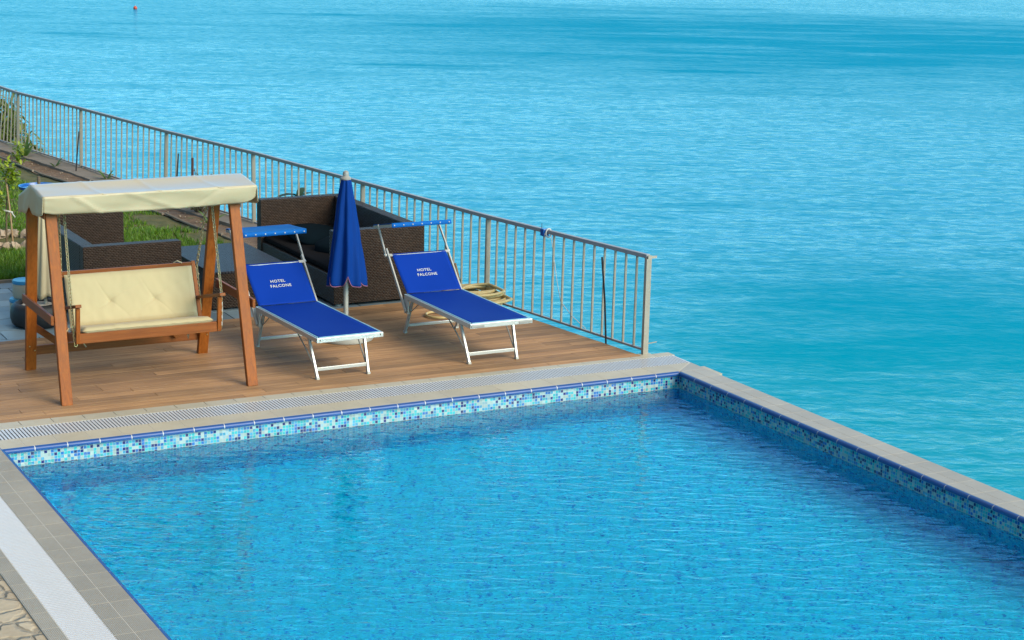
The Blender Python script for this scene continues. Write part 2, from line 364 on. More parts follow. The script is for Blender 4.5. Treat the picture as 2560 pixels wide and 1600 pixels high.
body = t.n('ShaderNodeBsdfDiffuse'); t.l(t.mix(t.math('MULTIPLY', t.math('SUBTRACT', 1.0, sstep(t, dep, 10, 60)), .85), (.0,.25,.42), (.0,.28,.35)), body.inputs[0])
gl = t.n('ShaderNodeBsdfGlossy'); gl.inputs['Roughness'].default_value = .12; t.l(nm, gl.inputs['Normal'])
mx = t.n('ShaderNodeMixShader'); t.l(gloss_amt, mx.inputs[0]); t.l(body.outputs[0], mx.inputs[1]); t.l(gl.outputs[0], mx.inputs[2]); t.l(mx.outputs[0], t.out.inputs[0])
M['sea'] = t.mat

# ------------------------------------------------------------------ camera, light
CAM = (-10.7528, -16.6716, 4.9949); yaw, pitch, roll = .483003, .222748, .0188344
fwd = Vector((math.sin(yaw)*math.cos(pitch), math.cos(yaw)*math.cos(pitch), -math.sin(pitch)))
rt = Vector((math.cos(yaw), -math.sin(yaw), 0)); up = rt.cross(fwd)
r2 = rt*math.cos(roll) + up*math.sin(roll); u2 = -rt*math.sin(roll) + up*math.cos(roll)
cam = bpy.data.cameras.new('camera'); cam.sensor_width = 36; cam.lens = 4815.0/2560*36; cam.clip_end = 9000; cam.clip_start = .1
co = bpy.data.objects.new('camera', cam); col.objects.link(co); sc.camera = co
m = Matrix((r2, u2, -fwd)).transposed().to_4x4(); m.translation = Vector(CAM); co.matrix_world = m

SUN_EL, SUN_AZ = R(30), R(155)     # azimuth clockwise from +y
w = bpy.data.worlds.new('World'); sc.world = w; w.use_nodes = True; wt = w.node_tree
bg = wt.nodes['Background']; sky = wt.nodes.new('ShaderNodeTexSky'); sky.sky_type = 'NISHITA'; sky.sun_disc = False
sky.sun_elevation = SUN_EL; sky.sun_rotation = SUN_AZ; sky.air_density = 1.0; sky.dust_density = .6; sky.ozone_density = 2.5
# clear strip of blue sky over the sea, a broken sheet of pale cloud higher up
def wn(ty, **kw):
    x_ = wt.nodes.new(ty)
    for k_,v_ in kw.items(): setattr(x_, k_, v_)
    return x_
tc = wn('ShaderNodeTexCoord'); sp_ = wn('ShaderNodeSeparateXYZ'); wt.links.new(tc.outputs['Generated'], sp_.inputs[0])
cn = wn('ShaderNodeTexNoise'); cn.inputs['Scale'].default_value = 2.6; cn.inputs['Detail'].default_value = 5; cn.inputs['Roughness'].default_value = .6; wt.links.new(tc.outputs['Generated'], cn.inputs['Vector'])
ad = wn('ShaderNodeMath', operation='MULTIPLY_ADD'); wt.links.new(cn.outputs['Fac'], ad.inputs[0]); ad.inputs[1].default_value = .55; wt.links.new(sp_.outputs[2], ad.inputs[2])
mr = wn('ShaderNodeMapRange', interpolation_type='SMOOTHSTEP'); wt.links.new(ad.outputs[0], mr.inputs[0]); mr.inputs[1].default_value = .62; mr.inputs[2].default_value = .96; mr.inputs[4].default_value = .9
tm = wn('ShaderNodeMix', data_type='RGBA', blend_type='MULTIPLY'); tm.inputs[0].default_value = 1; wt.links.new(sky.outputs[0], tm.inputs[6]); tm.inputs[7].default_value = (.40,.90,1.10,1)
cm = wn('ShaderNodeMix', data_type='RGBA'); wt.links.new(mr.outputs[0], cm.inputs[0]); wt.links.new(tm.outputs[2], cm.inputs[6]); cm.inputs[7].default_value = (2.35,2.3,2.15,1)
wr = wn('ShaderNodeMapRange', interpolation_type='SMOOTHSTEP'); wt.links.new(sp_.outputs[0], wr.inputs[0]); wr.inputs[1].default_value = -.75; wr.inputs[2].default_value = .20; wr.inputs[3].default_value = .38  # dims the sky towards -x, added so left-facing sides fall into shade
wm = wn('ShaderNodeVectorMath', operation='SCALE'); wt.links.new(cm.outputs[2], wm.inputs[0]); wt.links.new(wr.outputs[0], wm.inputs[3])
wt.links.new(wm.outputs[0], bg.inputs[0]); bg.inputs[1].default_value = .13
L = bpy.data.lights.new('sun', 'SUN'); L.energy = 1.7; L.angle = R(34); L.color = (1,.855,.63)
so = bpy.data.objects.new('sun', L); col.objects.link(so)
sd = Vector((math.sin(SUN_AZ)*math.cos(SUN_EL), math.cos(SUN_AZ)*math.cos(SUN_EL), math.sin(SUN_EL)))
so.rotation_euler = sd.to_track_quat('Z','Y').to_euler(); so.location = (10,-20,25)
sc.view_settings.view_transform = 'Standard'; sc.view_settings.look = 'None'; sc.view_settings.exposure = 1.40; sc.view_settings.gamma = 1
sc.render.engine = 'CYCLES'
cy = sc.cycles; cy.max_bounces = 16; cy.transmission_bounces = 10; cy.glossy_bounces = 4; cy.diffuse_bounces = 6; cy.transparent_max_bounces = 8
cy.caustics_refractive = True; cy.caustics_reflective = False; cy.blur_glossy = .3; cy.sample_clamp_indirect = 8; cy.use_denoising = True; cy.denoising_prefilter = 'NONE'

# ------------------------------------------------------------------ lines measured on the terrace (metres; pool corner is the origin)
RB = [(.055,.80),(-.314,3.92),(-.696,6.91),(-1.096,10.03),(-1.57,12.83),(-1.97,16.37),(-2.38,19.26),(-2.80,22.1)]   # railing feet
RTP = [(.045,.773),(-.43,3.67),(-.79,6.653),(-1.155,9.868),(-1.60,12.60),(-2.03,16.05),(-2.45,18.80),(-2.62,21.7)] # railing top
RH = 1.115
def interp(P, y):
    for (x0,y0),(x1,y1) in zip(P, P[1:]):
        if y <= y1: return x0 + (x1-x0)*(y-y0)/(y1-y0)
    (x0,y0),(x1,y1) = P[-2:]; return x0 + (x1-x0)*(y-y0)/(y1-y0)
def railx(y): return interp(RB, y)
def deck_front(x): return .735 - .0165*x
def deck_back(x): return 4.25 + (x+1.4)*.034

# ------------------------------------------------------------------ setting
b = MB(); b.add([(-4000,-4000,0),(6000,-4000,0),(6000,6000,0),(-4000,6000,0)], [(0,1,2,3)])
tag(b.build('sea', M['sea'], loc=(0,0,-8)), kind='structure')

# land: plateau sheet with a hole for the pool, then a steep cliff down into the water
edge = [(.31,-30),(.31,.55)] + [(railx(y)-.05, y) for y in (.9,2,3.655,5,6.65,8.2)] + [(railx(y)+.22, y) for y in (8.6,9.87,12.7,16,18.75,21.7)] + [(-5.5,30),(-14,44),(-60,60)]
b = MB(); z = -.16
b.add([(-70,-30,z),(-7.25,-30,z),(-7.25,60,z),(-70,60,z)], [(0,1,2,3)])
b.add([(-7.25,-30,z),(.31,-30,z),(.31,-12.2,z),(-7.25,-12.2,z)], [(0,1,2,3)])
pl = [(-7.25,.02)] + [(.31,.02)] + edge[1:-2] + [(-7.25,44)]
b.add([(p[0],p[1],z) for p in pl], [tuple(range(len(pl)))])
random.seed(3)
rows = []
for i,(x,y) in enumerate(edge):
    rows.append([(x,y,z),(x+.25,y+.05,-.9),(x+1.1+random.random()*.4,y+.3,-3),(x+2.4+random.random(),y+.5,-5.6),(x+4+random.random()*2,y+1,-8.6)])
vs = [p for r_ in rows for p in r_]; n = 5
b.add(vs, [(i*n+k, (i+1)*n+k, (i+1)*n+k+1, i*n+k+1)[::-1] for i in range(len(rows)-1) for k in range(n-1)], 1)
tag(b.build('ground', [M['soil'], M['rock']]), kind='structure')

# garden soil and lawn (gently uneven sheets) beyond the paving
YB = 7.35
def edging_x(y): return interp([(-1.80,7.35),(-1.87,9.3),(-2.16,11.8),(-2.64,14.7),(-2.85,16.7),(-3.35,21.7),(-9,40)], y)
def rough(x, y, a=.03): return a*noise.noise(Vector((x*1.3,y*1.3,0))) + a*.5*noise.noise(Vector((x*4,y*4,5)))
b = MB()
b.grid(lambda u,v: (lambda y: (lambda x: (x, y, -.005 + rough(x,y,.035)))(edging_x(y)+.03 + u*(railx(y)-.28-edging_x(y))))(YB+v*20), 12, 130)
tag(b.build('soil_bed', M['soil'], smooth=180), kind='structure')
b = MB()
b.grid(lambda u,v: (lambda y: (lambda x: (x, y, -.01 + rough(x,y)))(-16 + u*(edging_x(y)+16)))(YB+v*20), 60, 80)
tag(b.build('lawn', M['lawn'], smooth=180), kind='structure')

# blue-grey paving between deck and lawn
b = MB(); random.seed(11)
y = 3.9; ri = 0
while y < YB-.1:
    h = [.33,.42,.26][ri%3]; y1 = min(y+h, YB-.06); x = -12 - random.random()
    while x < railx(y)-.08:
        w_ = random.choice([.42,.6,.78]); x1 = min(x+w_, railx((y+y1)/2)-.07)
        if x1-x > .05: b.box(x, x1-.012, y, y1-.012, -.1, -.012-random.random()*.004)
        x += w_
    y += h; ri += 1
tag(b.build('paving', M['paving'], bevel=.004), kind='structure')
b = MB(); b.box(-12.5, -.9, 3.6, YB, -.15, -.03)
tag(b.build('paving_bed', M['grout_dark']), kind='structure')
b = MB(); b.box(-12.5, -2.0, YB-.05, YB, -.1, .012)
tag(b.build('lawn_kerb', M['concrete']), kind='structure')

# concrete strip under the railing in the garden
b = MB(); N = 70
def strip(u, v):
    y = 8.0 + v*16; x = railx(y) - .40 + .62*u
    return (x, y, .03 + .02*noise.noise(Vector((x*3,y*3,1))) - (.16 if u in (0,1) else 0))
b.grid(lambda u,v: strip([0,.02,.3,.6,.85,1][round(u*5)], v), 5, N)
tag(b.build('concrete_strip', M['concrete'], smooth=60), kind='structure')

# wooden deck of real boards, running along the pool
b = MB(); random.seed(21); NR = 25
for i in range(NR):
    x = -11 - random.random()*2
    while x < .1:
        ln = random.choice([1.6,2.2,2.8,3.4]); x1 = x+ln
        f0, f1 = i/NR, (i+1)/NR
        def py(xx, f): return deck_front(xx)*(1-f) + deck_back(xx)*f
        ye = py(min(x1,0), f0); xe = railx(ye)-.075
        xa, xb = x+.0022, min(x1-.0022, xe)
        if xb > xa+.02:
            g = .0028; zt = -.001-.002*random.random()
            xb2 = min(xb, railx(py(xb,f1))-.075) if xb == xe else xb
            b.hexa([(xa,py(xa,f0)+g,-.028),(xb,py(xb,f0)+g,-.028),(xb2,py(xb2,f1)-g,-.028),(xa,py(xa,f1)-g,-.028)],
                   [(xa,py(xa,f0)+g,zt),(xb,py(xb,f0)+g,zt),(xb2,py(xb2,f1)-g,zt),(xa,py(xa,f1)-g,zt)])
        x = x1
tag(b.build('deck', M['deck']), kind='structure')
b = MB(); b.prism([(-12,.60),(-.05,.60),(railx(.8)-.08,.8),(railx(2.5)-.08,2.5),(railx(4.2)-.08,4.2),(-12,4.2)], -.15, -.03)
tag(b.build('deck_base', M['channel']), kind='structure')

# coping tiles: inner row, outer row, far wall, near-left side
b = MB(); TL = .30; g = .0028
XL = -7.121
def tile(b, x0, x1, y0, y1, mi=0, zt=0.0): b.box(x0+g, x1-g, y0+g, y1-g, -.03, zt, mi)
k = 0
while -k*TL > -11:                                   # far side rows (run along x)
    x1 = -k*TL; x0 = x1-TL
    if x0 > XL-.35: tile(b, max(x0, XL), x1, .0025, .284)
    ya0 = .632
    xs = x1+.13; xo = x0+.13
    b.hexa([(xo+g,ya0,-.03),(xs-g,ya0,-.03),(xs-g,deck_front(xs)-.004,-.03),(xo+g,deck_front(xo)-.004,-.03)],
           [(xo+g,ya0,0),(xs-g,ya0,0),(xs-g,deck_front(xs)-.004,0),(xo+g,deck_front(xo)-.004,0)])
    k += 1
b.box(.131, .340, .632, .766, -.03, 0); b.box(-.02, .128, deck_front(0)-.002, .84, -.03, -.0005)
b.prism([(.008,.012),(.008,.284),(.302,.284)], -.03, 0)
k = 0
BT = .3064
for k in range(41):                                  # sea side (runs along y)
    y1 = .0-.02-k*BT; y0 = y1-BT
    tile(b, .0025, .135, y0, y1, 1); tile(b, .137, .318, y0, y1, 1)
b.prism([(.014,.008),(.014,-.018),(.318,-.018),(.318,.272)], -.03, 0, 1)
tag(b.build('pool_coping', [M['tile'], M['tile_grey']], bevel=.0008), kind='structure')
b = MB()
for k in range(42):
    y1 = .284-.03-k*BT; y0 = y1-BT
    if y0 > .29: continue
    tile(b, XL-.17, XL-.0025, y0, min(y1,.0-.0)) if y1 <= .001 else tile(b, XL-.17, XL-.0025, y0, .001)
    tile(b, XL-.31, XL-.172, y0, y1 if y1 < .26 else .28)
    tile(b, XL-.725, XL-.605, y0, y1)
tile(b, XL-.31, XL-.002, .0025, .284); tile(b, XL-.604, XL-.312, .262, .286); tile(b, XL-.725, XL-.606, .20, .286)
tag(b.build('ribbed_coping', M['tile_rib'], bevel=.0008), kind='structure')
b = MB(); b.box(-11, .335, .03, .76, -.16, -.0032-.001); b.box(.02, .315, -12.6, .28, -.16, -.0042); b.box(XL-.72, XL-.02, -12.6, .03, -.16, -.0042)
# leave the two drain channels open: the bed is built of strips
b = MB()
b.box(-11, .315, .005, .286, -.16, -.0015); b.box(-11, .315, .63, .70, -.16, -.0015); b.box(-11, .315, .286, .63, -.16, -.06, 1)
b.box(.005, .314, -12.6, .004, -.16, -.0016)
b.box(XL-.312, XL-.005, -12.6, .004, -.16, -.0016); b.box(XL-.725, XL-.603, -12.6, .286, -.16, -.0015); b.box(XL-.603, XL-.312, -12.6, .286, -.16, -.06, 1)
tag(b.build('coping_bed', [M['grout'], M['channel']]), kind='structure')

# blue rounded edge tiles with white joints
def nose_profile(d):        # outline in (outward, z); d = inset of the grout core
    pr = [(.0035,-.040),(.0035,-.001-d)]
    for i in range(9):
        a = math.pi/2 + math.pi/2*i/8
        pr.append((-.005+.027*math.cos(a)*(1-d*8), -.027+.0265*math.sin(a)-d*.6))
    pr += [(-.032+d,-.040)]
    return pr
def nose_run(b, p0, dirv, outv, n, L, start=0.0, gap=.010):
    for core in (0,1):
        pr = nose_profile(.004 if core else 0)
        segs = [(start, start+n*L)] if core else [(start+k*L+gap/2, start+(k+1)*L-gap/2) for k in range(n)]
        for a,e in segs:
            vs = [Vector(p0)+Vector(dirv)*s_+Vector(outv)*q[0]+Vector((0,0,q[1])) for s_ in (a,e) for q in pr]
            m_ = len(pr); fs = [(i,(i+1)%m_,m_+(i+1)%m_,m_+i) for i in range(m_)] + [tuple(range(m_-1,-1,-1)), tuple(range(m_,2*m_))]
            b.add(vs, fs, core)
b = MB()
nose_run(b, (-.006,0,0), (-1,0,0), (0,1,0), 24, .2965)
nose_run(b, (0,-.012,0), (0,-1,0), (1,0,0), 41, BT, .018)
nose_run(b, (XL,-.03,0), (0,-1,0), (-1,0,0), 41, .30636, -.28)
o_ = b.build('pool_edge', [M['nose'], M['nose_grout']], smooth=40); tag(o_, kind='structure')
bm = bmesh.new(); bm.from_mesh(o_.data); bmesh.ops.recalc_face_normals(bm, faces=bm.faces); bm.to_mesh(o_.data); bm.free()

# pool basin
DEP = -1.05; YN = -12.4
b = MB()
ring = [(XL,0),(0,0),(0,YN),(XL,YN)]
for (xa,ya),(xb,yb2) in zip(ring, ring[1:]+ring[:1]):
    b.add([(xa,ya,-.205),(xb,yb2,-.205),(xb,yb2,-.04),(xa,ya,-.04)], [(0,1,2,3)], 0)
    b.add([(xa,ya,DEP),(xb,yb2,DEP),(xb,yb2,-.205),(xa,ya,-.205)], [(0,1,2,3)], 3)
b.add([(XL,YN,DEP),(0,YN,DEP),(0,0,DEP),(XL,0,DEP)], [(0,1,2,3)], 1)
b.box(.025, .30, YN-.2, .3, -3.5, -.17, 2); b.box(XL-.3, .0, YN-.3, YN-.02, -1.7, -.05, 2)
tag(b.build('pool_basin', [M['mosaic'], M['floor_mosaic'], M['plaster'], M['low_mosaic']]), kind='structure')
b = MB(); b.box(XL-.01, .01, YN-.01, .01, DEP-.03, -.18)
tag(b.build('pool_water', M['water']), kind='structure')
b = MB(); b.box(.319, .376, -.25, .098, -.10, -.006)
tag(b.build('stone_ledge', M['tile']), kind='structure')
b = MB(); b.add([(-14,-12.6,-.012),(XL-.727,-12.6,-.012),(XL-.727,.62,-.012),(-14,.62,-.012)], [(0,1,2,3)])
tag(b.build('terrace', M['crazy']), kind='structure')

# drain gratings: white bars across a dark channel
o_ = MB(); x = -10.9
while x < .30: o_.box(x, x+.0212, .289, .627, -.012, -.001); x += .0335
o_.box(-10.9, .31, .31, .33, -.034, -.0125); o_.box(-10.9, .31, .59, .61, -.034, -.0125); o_.box(.296,.318,.287,.629,-.03,-.0008)
tag(o_.build('drain_grating', M['grate']), 'white slotted drain grating set in the tiles between wooden deck and pool', 'drain grating', 'white drain gratings along the pool')
o_ = MB(); y = -12.5
while y < .26: o_.box(XL-.602, XL-.314, y, y+.0205, -.012, -.001); y += .0335
o_.box(XL-.58, XL-.56, -12.5, .28, -.034, -.0125); o_.box(XL-.35, XL-.33, -12.5, .28, -.034, -.0125)
tag(o_.build('drain_grating', M['grate']), 'white slotted drain grating beside the crazy paving in the bottom left corner', 'drain grating', 'white drain gratings along the pool')

# ------------------------------------------------------------------ railing
rl = thing('railing', (0,0,0), 'long weathered steel railing with vertical bars along the cliff edge above the sea', 'railing')
def rp(P, y, z): return Vector((interp(P,y), y, z))
ys = [p[1] for p in RB]
b = MB()
for (x0,y0),(x1,y1) in zip(RTP, RTP[1:]): b.beam((x0,y0,RH-.022),(x1,y1+.002,RH-.022), .05, .044, (1,0,0))
b.build('top_rail', M['rail'], rl, bevel=.003)
b = MB()
for (x0,y0),(x1,y1) in zip(RB, RB[1:]):
    zr = .035 if y0 < 8 else .06
    b.beam((x0,y0,zr if y0>3 else .045),(x1,y1,zr), .028, .022, (1,0,0))
b.build('bottom_rail', M['rail'], rl)
def upright(y, yt, w, name, z0):
    p0 = Vector((interp(RB,y), y, z0)); p1 = Vector((interp(RTP,yt), yt, RH-.045)); dx = p1-p0
    q = MB(); q.beam((0,0,0), dx, w, w, (1,-.12,0)); o = q.build(name, M['galv'], rl, loc=p0); return o
for i,((x0,y0),(x1,y1)) in enumerate(zip(RB,RTP)):
    upright(y0, y1, .052 if i else .058, 'post', (.0 if i == 0 else -.15 if i < 3 else .0))
for i in range(len(RB)-1):
    n = 16
    for k in range(1, n):
        f = k/n; upright(RB[i][1]+(RB[i+1][1]-RB[i][1])*f, RTP[i][1]+(RTP[i+1][1]-RTP[i][1])*f, .021, 'baluster', .045)
b = MB(); b.box(.03,.145,.755,.765,RH-.045,RH-.018); b.box(.03,.075,.747,.757,RH-.10,RH-.01)
b.build('corner_bracket', M['galv'], rl)
b = MB(); b.tube([(.05,.80,.11),(.20,.79,.125)], .006, 6); b.build('wall_pin', M['galv'], rl)

# small blue box clipped on the handrail, with its cord
yb_ = 2.55; p = rp(RTP, yb_, RH)
dv = thing('clip_box', tuple(p), 'small blue box clipped onto the railing top with a thin white cord hanging', 'box')
b = MB(); b.box(-.060,.015,-.042,.042,-.075,.010); b.build('case', M['blue_pl'], dv, bevel=.006)
b = MB(); b.tube([(.0+.06*math.cos(a)*.6, -.058, -.035+.05*math.sin(a)) for a in [i*math.pi/8 for i in range(17)]], .009, 6); b.build('cord_loop', M['cable'], dv)
b = MB(); b.box(-.05,-.025,-.055,-.049,-.06,-.035); b.build('front_plate', M['white_pl'], dv)
b = MB(); b.tube([(-.03,.055,.0),(-.03,.057,.06)], .004, 6); b.build('antenna', M['stick_dk'], dv)
b = MB(); b.tube([(.03,-.06,-.07),(.05,-.1,-.3),(.07,-.16,-.6),(.10,-.2,-.82),(.13,-.42,-.95),(.20,-.62,-1.06)], .004, 5); b.build('cord', M['cable'], dv)
o_ = MB(); o_.tube([(0,0,0),(-.02,.02,.5),(-.055,.05,1.0)], .011, 7)
tag(o_.build('iron_rod', M['stick_dk'], loc=(railx(1.43)-.045,1.43,-.03)), 'thin dark rod leaning on the railing bars near its free end', 'rod', 'thin rods by the railing')
o_ = MB(); o_.tube([(0,0,0),(.03,.02,.25),(.09,.06,.68)], .012, 6)
tag(o_.build('iron_rod', M['stick_dk'], loc=(-2.16,16.0,.02)), 'thin dark rod leaning on a railing post above the bare concrete strip', 'rod', 'thin rods by the railing')
o_ = MB(); o_.tube([(0,0,0),(.01,0,.4),(.05,.02,.80)], [.016,.014,.01], 6)
tag(o_.build('iron_rod', M['stick_dk'], loc=(-1.60,12.15,.0)), 'dark short rod standing upright behind the cream swing canopy', 'rod', 'thin rods by the railing')

# ------------------------------------------------------------------ garden swing
sw = thing('garden_swing', (-5.26,2.02,0), 'wooden garden swing seat with cream cushions hanging on chains under a cream canopy', 'garden swing')
X = .945                                            # half width between the A-frames
for s in (-1,1):
    q = MB(); q.beam((s*X,-.785,-.01),(s*(X-.015),-.315,1.88), .108, .062); q.build('leg', M['wood_z'], sw, bevel=.006)
    q = MB(); q.beam((s*(X-.02),.735,-.01),(s*X-.050,.105,1.88), .108, .062); o = q.build('leg', M['wood_z'], sw, bevel=.006)
    for z_,dx in ((.27,-.03),(.22,.025)):
        q = MB(); q.sphere((s*(X-.02)+dx, .735-z_*.333-.036, z_), .009, 8, 6); q.build('bolt', M['brass'], o)
    q = MB(); q.beam((s*(X+.078),-.65,.81),(s*(X+.078),.50,.81), .03, .09, (1,0,0)); q.build('crossbar', M['wood_y'], sw, bevel=.004)
    q = MB(); q.beam((s*(X+.03),-.36,1.80),(s*(X+.03),.24,1.80), .05, .10, (1,0,0)); q.build('top_block', M['wood_y'], sw, bevel=.004)
    q = MB(); q.beam((s*(X-.05),.64,.47),(s*(X-.36),.655,.23), .045, .07, (0,1,0)); q.build('brace', M['wood_x'], sw, bevel=.004)
q = MB(); q.beam((-X-.03,.0,1.875),(X+.12,.0,1.875), .07, .09, (0,1,0)); q.build('top_beam', M['wood_x'], sw, bevel=.004)
q = MB(); q.beam((-X-.03,.705,.205),(X+.03,.705,.205), .045, .095, (0,1,0)); q.build('low_beam', M['wood_x'], sw, bevel=.004)
# canopy
random.seed(5)
cx0, cx1 = -1.035, 1.12
ridge = [(-.50,1.985),(-.02,2.045),(.48,1.865)]
def canz(yy):
    (y0,z0),(y1,z1),(y2,z2) = ridge
    return z0+(z1-z0)*(yy-y0)/(y1-y0) if yy < y1 else z1+(z2-z1)*(yy-y1)/(y2-y1)
def can(u, v):
    x = cx0+(cx1-cx0)*u; yy = -.50+.98*v; sag = -.022*math.sin(math.pi*u)*abs(math.sin(2*math.pi*max(0,min(1,v)))) 
    wr = .006*noise.noise(Vector((x*2.2,yy*5,1))) + .007*math.exp(-((x+.55+.2*yy)/.02)**2) + .007*math.exp(-((x-.02+.2*yy)/.02)**2) + .006*math.exp(-((x-.62+.2*yy)/.02)**2)
    return (x, yy, canz(yy)+sag+wr)
q = MB(); q.grid(can, 96, 28); cpy = q.build('canopy', M['cream_top'], sw, smooth=60, solid=.006)
def val_front(u, v):
    x = cx0+(cx1-cx0)*u; dep = .170 + .018*math.sin(u*math.pi)*1 - .055*max(0,(u-.93)/.07)**2*1 - .02*max(0,(.05-u)/.05)
    out = .012*math.sin(v*math.pi)*math.sin(u*9) + .02*noise.noise(Vector((x*3,v*2,4)))*v + .012*math.exp(-((x+.75-.28*v)/.03)**2) - .010*math.exp(-((x-.75+.3*v)/.03)**2) + .010*math.exp(-((x+.2-.5*v)/.04)**2)
    return (x, -.50-out+.035*v, canz(-.50)-dep*v + (-.022*math.sin(math.pi*u)*0))
q = MB(); q.grid(val_front, 90, 10, flip=True)
def val_back(u, v): x = cx0+(cx1-cx0)*u; return (x, .48+.015*noise.noise(Vector((x*3,v,9))), canz(.48)-.14*v)
q.grid(val_back, 40, 4)
for s,xe in ((-1,cx0),(1,cx1)):
    def val_end(u, v):
        yy = -.50+.98*u; zb = 1.80-.10*u + .07*math.exp(-((u-.52)/.06)**2) + .02*math.exp(-(u/.05)**2); dep = canz(yy)-zb
        return (xe + s*(.008*abs(noise.noise(Vector((yy*4,v*2,s)))) + .012*v*(1+math.sin(u*4*math.pi))), yy, canz(yy)-dep*v)
    q.grid(val_end, 48, 8, flip=(s>0))
q.build('valance', M['cream'], sw, smooth=60, solid=.005)
# hanging bench: tilted slightly back
HW = .70
def bp(y, z): return (y, z)
q = MB(); q.beam((-HW-.015,-.42,.555),(HW+.015,-.42,.555), .035, .10, (0,1,0)); q.build('seat_rail', M['wood_x'], sw, bevel=.004)
q = MB(); q.beam((-HW,.12,.45),(HW,.12,.45), .035, .09, (0,1,0)); q.build('seat_rail', M['wood_x'], sw, bevel=.004)
for s in (-1,1):
    q = MB(); q.beam((s*(HW-.01),-.40,.555),(s*(HW-.01),.14,.455), .03, .085, (1,0,0)); q.build('side_rail', M['wood_y'], sw, bevel=.004)
    q = MB(); q.beam((s*(HW+.005),.07,.41),(s*(HW+.005),.335,1.095), .042, .04, (1,0,0)); q.build('back_post', M['wood_z'], sw, bevel=.004)
    q = MB(); q.beam((s*(HW+.025),-.425,.51),(s*(HW+.025),-.46,.875), .04, .045, (1,0,0)); q.build('arm_post', M['wood_z'], sw, bevel=.004)
    q = MB(); q.beam((s*(HW+.035),-.53,.905),(s*(HW+.01),.20,.735), .06, .032, (1,0,0)); q.build('armrest', M['wood_y'], sw, bevel=.004)
q = MB(); q.beam((-HW,.325,1.055),(HW,.325,1.055), .032, .065, (0,1,0)); q.build('back_rail', M['wood_x'], sw, bevel=.004)
q = MB()
for i in range(11):
    x = -.6+.12*i; q.beam((x,.10,.50),(x,.315,1.03), .045, .014, (1,0,0))
q.build('back_slats', M['wood_z'], sw)
q = MB()
for i in range(7):
    yy = -.36+.075*i; q.beam((-HW+.02,yy,.59-.19*(yy+.4)),(HW-.02,yy,.59-.19*(yy+.4)), .05, .016, (0,1,0))
q.build('seat_slats', M['wood_x'], sw)
# cushions
def pad(nu, nv, w, h, th, tuft, org, eu, ev, en):
    eu, ev, en, org = Vector(eu), Vector(ev).normalized(), Vector(en).normalized(), Vector(org)
    q = MB()
    def front(u, v, side):
        a = (u-.5)*w; c_ = v*h
        e = min(u,1-u)*w; f = min(v,1-v)*h
        edge_ = min(1, e/.05)**.5 * min(1, f/.05)**.5
        bul = th*.5*edge_*(1+.12*noise.noise(Vector((a*3,c_*3,side*3))))
        for (tx,ty) in tuft:
            d2 = ((a-tx)**2+(c_-ty)**2); bul -= .018*math.exp(-d2/.0020)*edge_ if side > 0 else 0
            if side > 0:
                for ang in (2.2,3.75,5.6,.6):
                    dx, dy = a-tx, c_-ty; al = dx*math.cos(ang)+dy*math.sin(ang); ac = -dx*math.sin(ang)+dy*math.cos(ang)+al*al*.5
                    if al > 0: bul -= .008*math.exp(-(ac/.009)**2)*math.exp(-al/.15)*edge_
        if side > 0: bul += .004*noise.noise(Vector((a*14,c_*9,2)))
        wav = .006*noise.noise(Vector((a*2,c_*2,8)))
        return org + eu*a + ev*c_ + en*(side*bul+wav)
    q.grid(lambda u,v: front(u,v,1), nu, nv); q.grid(lambda u,v: front(u,v,-1), nu, nv, flip=True)
    return q
sq = pad(90, 40, 1.345, .53, .075, [], (0,-.430,.628), (1,0,0), (0,1,-.19), (0,.19,1)); sq.build('seat_cushion', M['cushion'], sw, smooth=70)
bq = pad(150, 70, 1.335, .545, .085, [(-.235,.245),(.225,.235)], (0,.06,.555), (1,0,0), (0,.36,.93), (0,-.93,.36)); bk = bq.build('back_cushion', M['cushion'], sw, smooth=70)
def tie(pts): 
    q = MB(); q.tube(pts, .007, 5); q.build('tie', M['cream'], sw)
tie([(-.60,.05,.50),(-.57,.03,.43),(-.53,.0,.36)]); tie([(.57,.10,.50),(.575,.08,.40),(.56,.07,.33),(.55,.08,.40)])
tie([(.68,.30,1.03),(.73,.31,.98),(.77,.32,.95)]); tie([(.50,.33,1.09),(.53,.30,1.115),(.58,.30,1.09)]); tie([(-.68,.08,.55),(-.73,.05,.50),(-.74,.05,.46)])
# chains: real links
def chain(pts, name='chain', L=.042, r=.0050):
    q = MB(); pts = [Vector(p) for p in pts]; seg = [(b_-a_).length for a_,b_ in zip(pts, pts[1:])]; tot = sum(seg); n = int(tot/(L*.80))
    for i in range(n):
        d = (i+.5)/n*tot; k = 0
        while d > seg[k] and k < len(seg)-1: d -= seg[k]; k += 1
        c = pts[k].lerp(pts[k+1], d/seg[k]); ax = (pts[k+1]-pts[k]).normalized()
        ang = (i%2)*math.pi/2 + .5; s1 = Vector((math.cos(ang), math.sin(ang), 0)); s1 = (s1-ax*s1.dot(ax)).normalized()
        loop = [c + ax*((L/2-.011)*(1 if math.sin(t)>0 else -1) + .011*math.sin(t)) + s1*.0115*math.cos(t) for t in [2*math.pi*j/12+.01 for j in range(12)]]
        q.tube(loop, r, 5, closed=True)
    q.build(name, M['chain'], sw, smooth=60)
chain([(-.72,-.02,1.83),(-.772,-.40,.90),(-.752,-.41,.53)]); chain([(-.765,.0,1.83),(-.680,.32,1.04),(-.675,.18,.60)])
chain([(.80,-.02,1.83),(.765,-.40,.90),(.752,-.41,.53)]); chain([(.775,.0,1.83),(.745,.32,1.04),(.735,.18,.60)])
q = MB(); q.tube([(-.752,-.40,.53),(-.752,-.40,.50)]+[(-.738+.014*math.cos(a), -.40, .49+.016*math.sin(a)) for a in [math.pi+i*.5 for i in range(10)]], .005, 6); q.build('hook', M['brass'], sw)
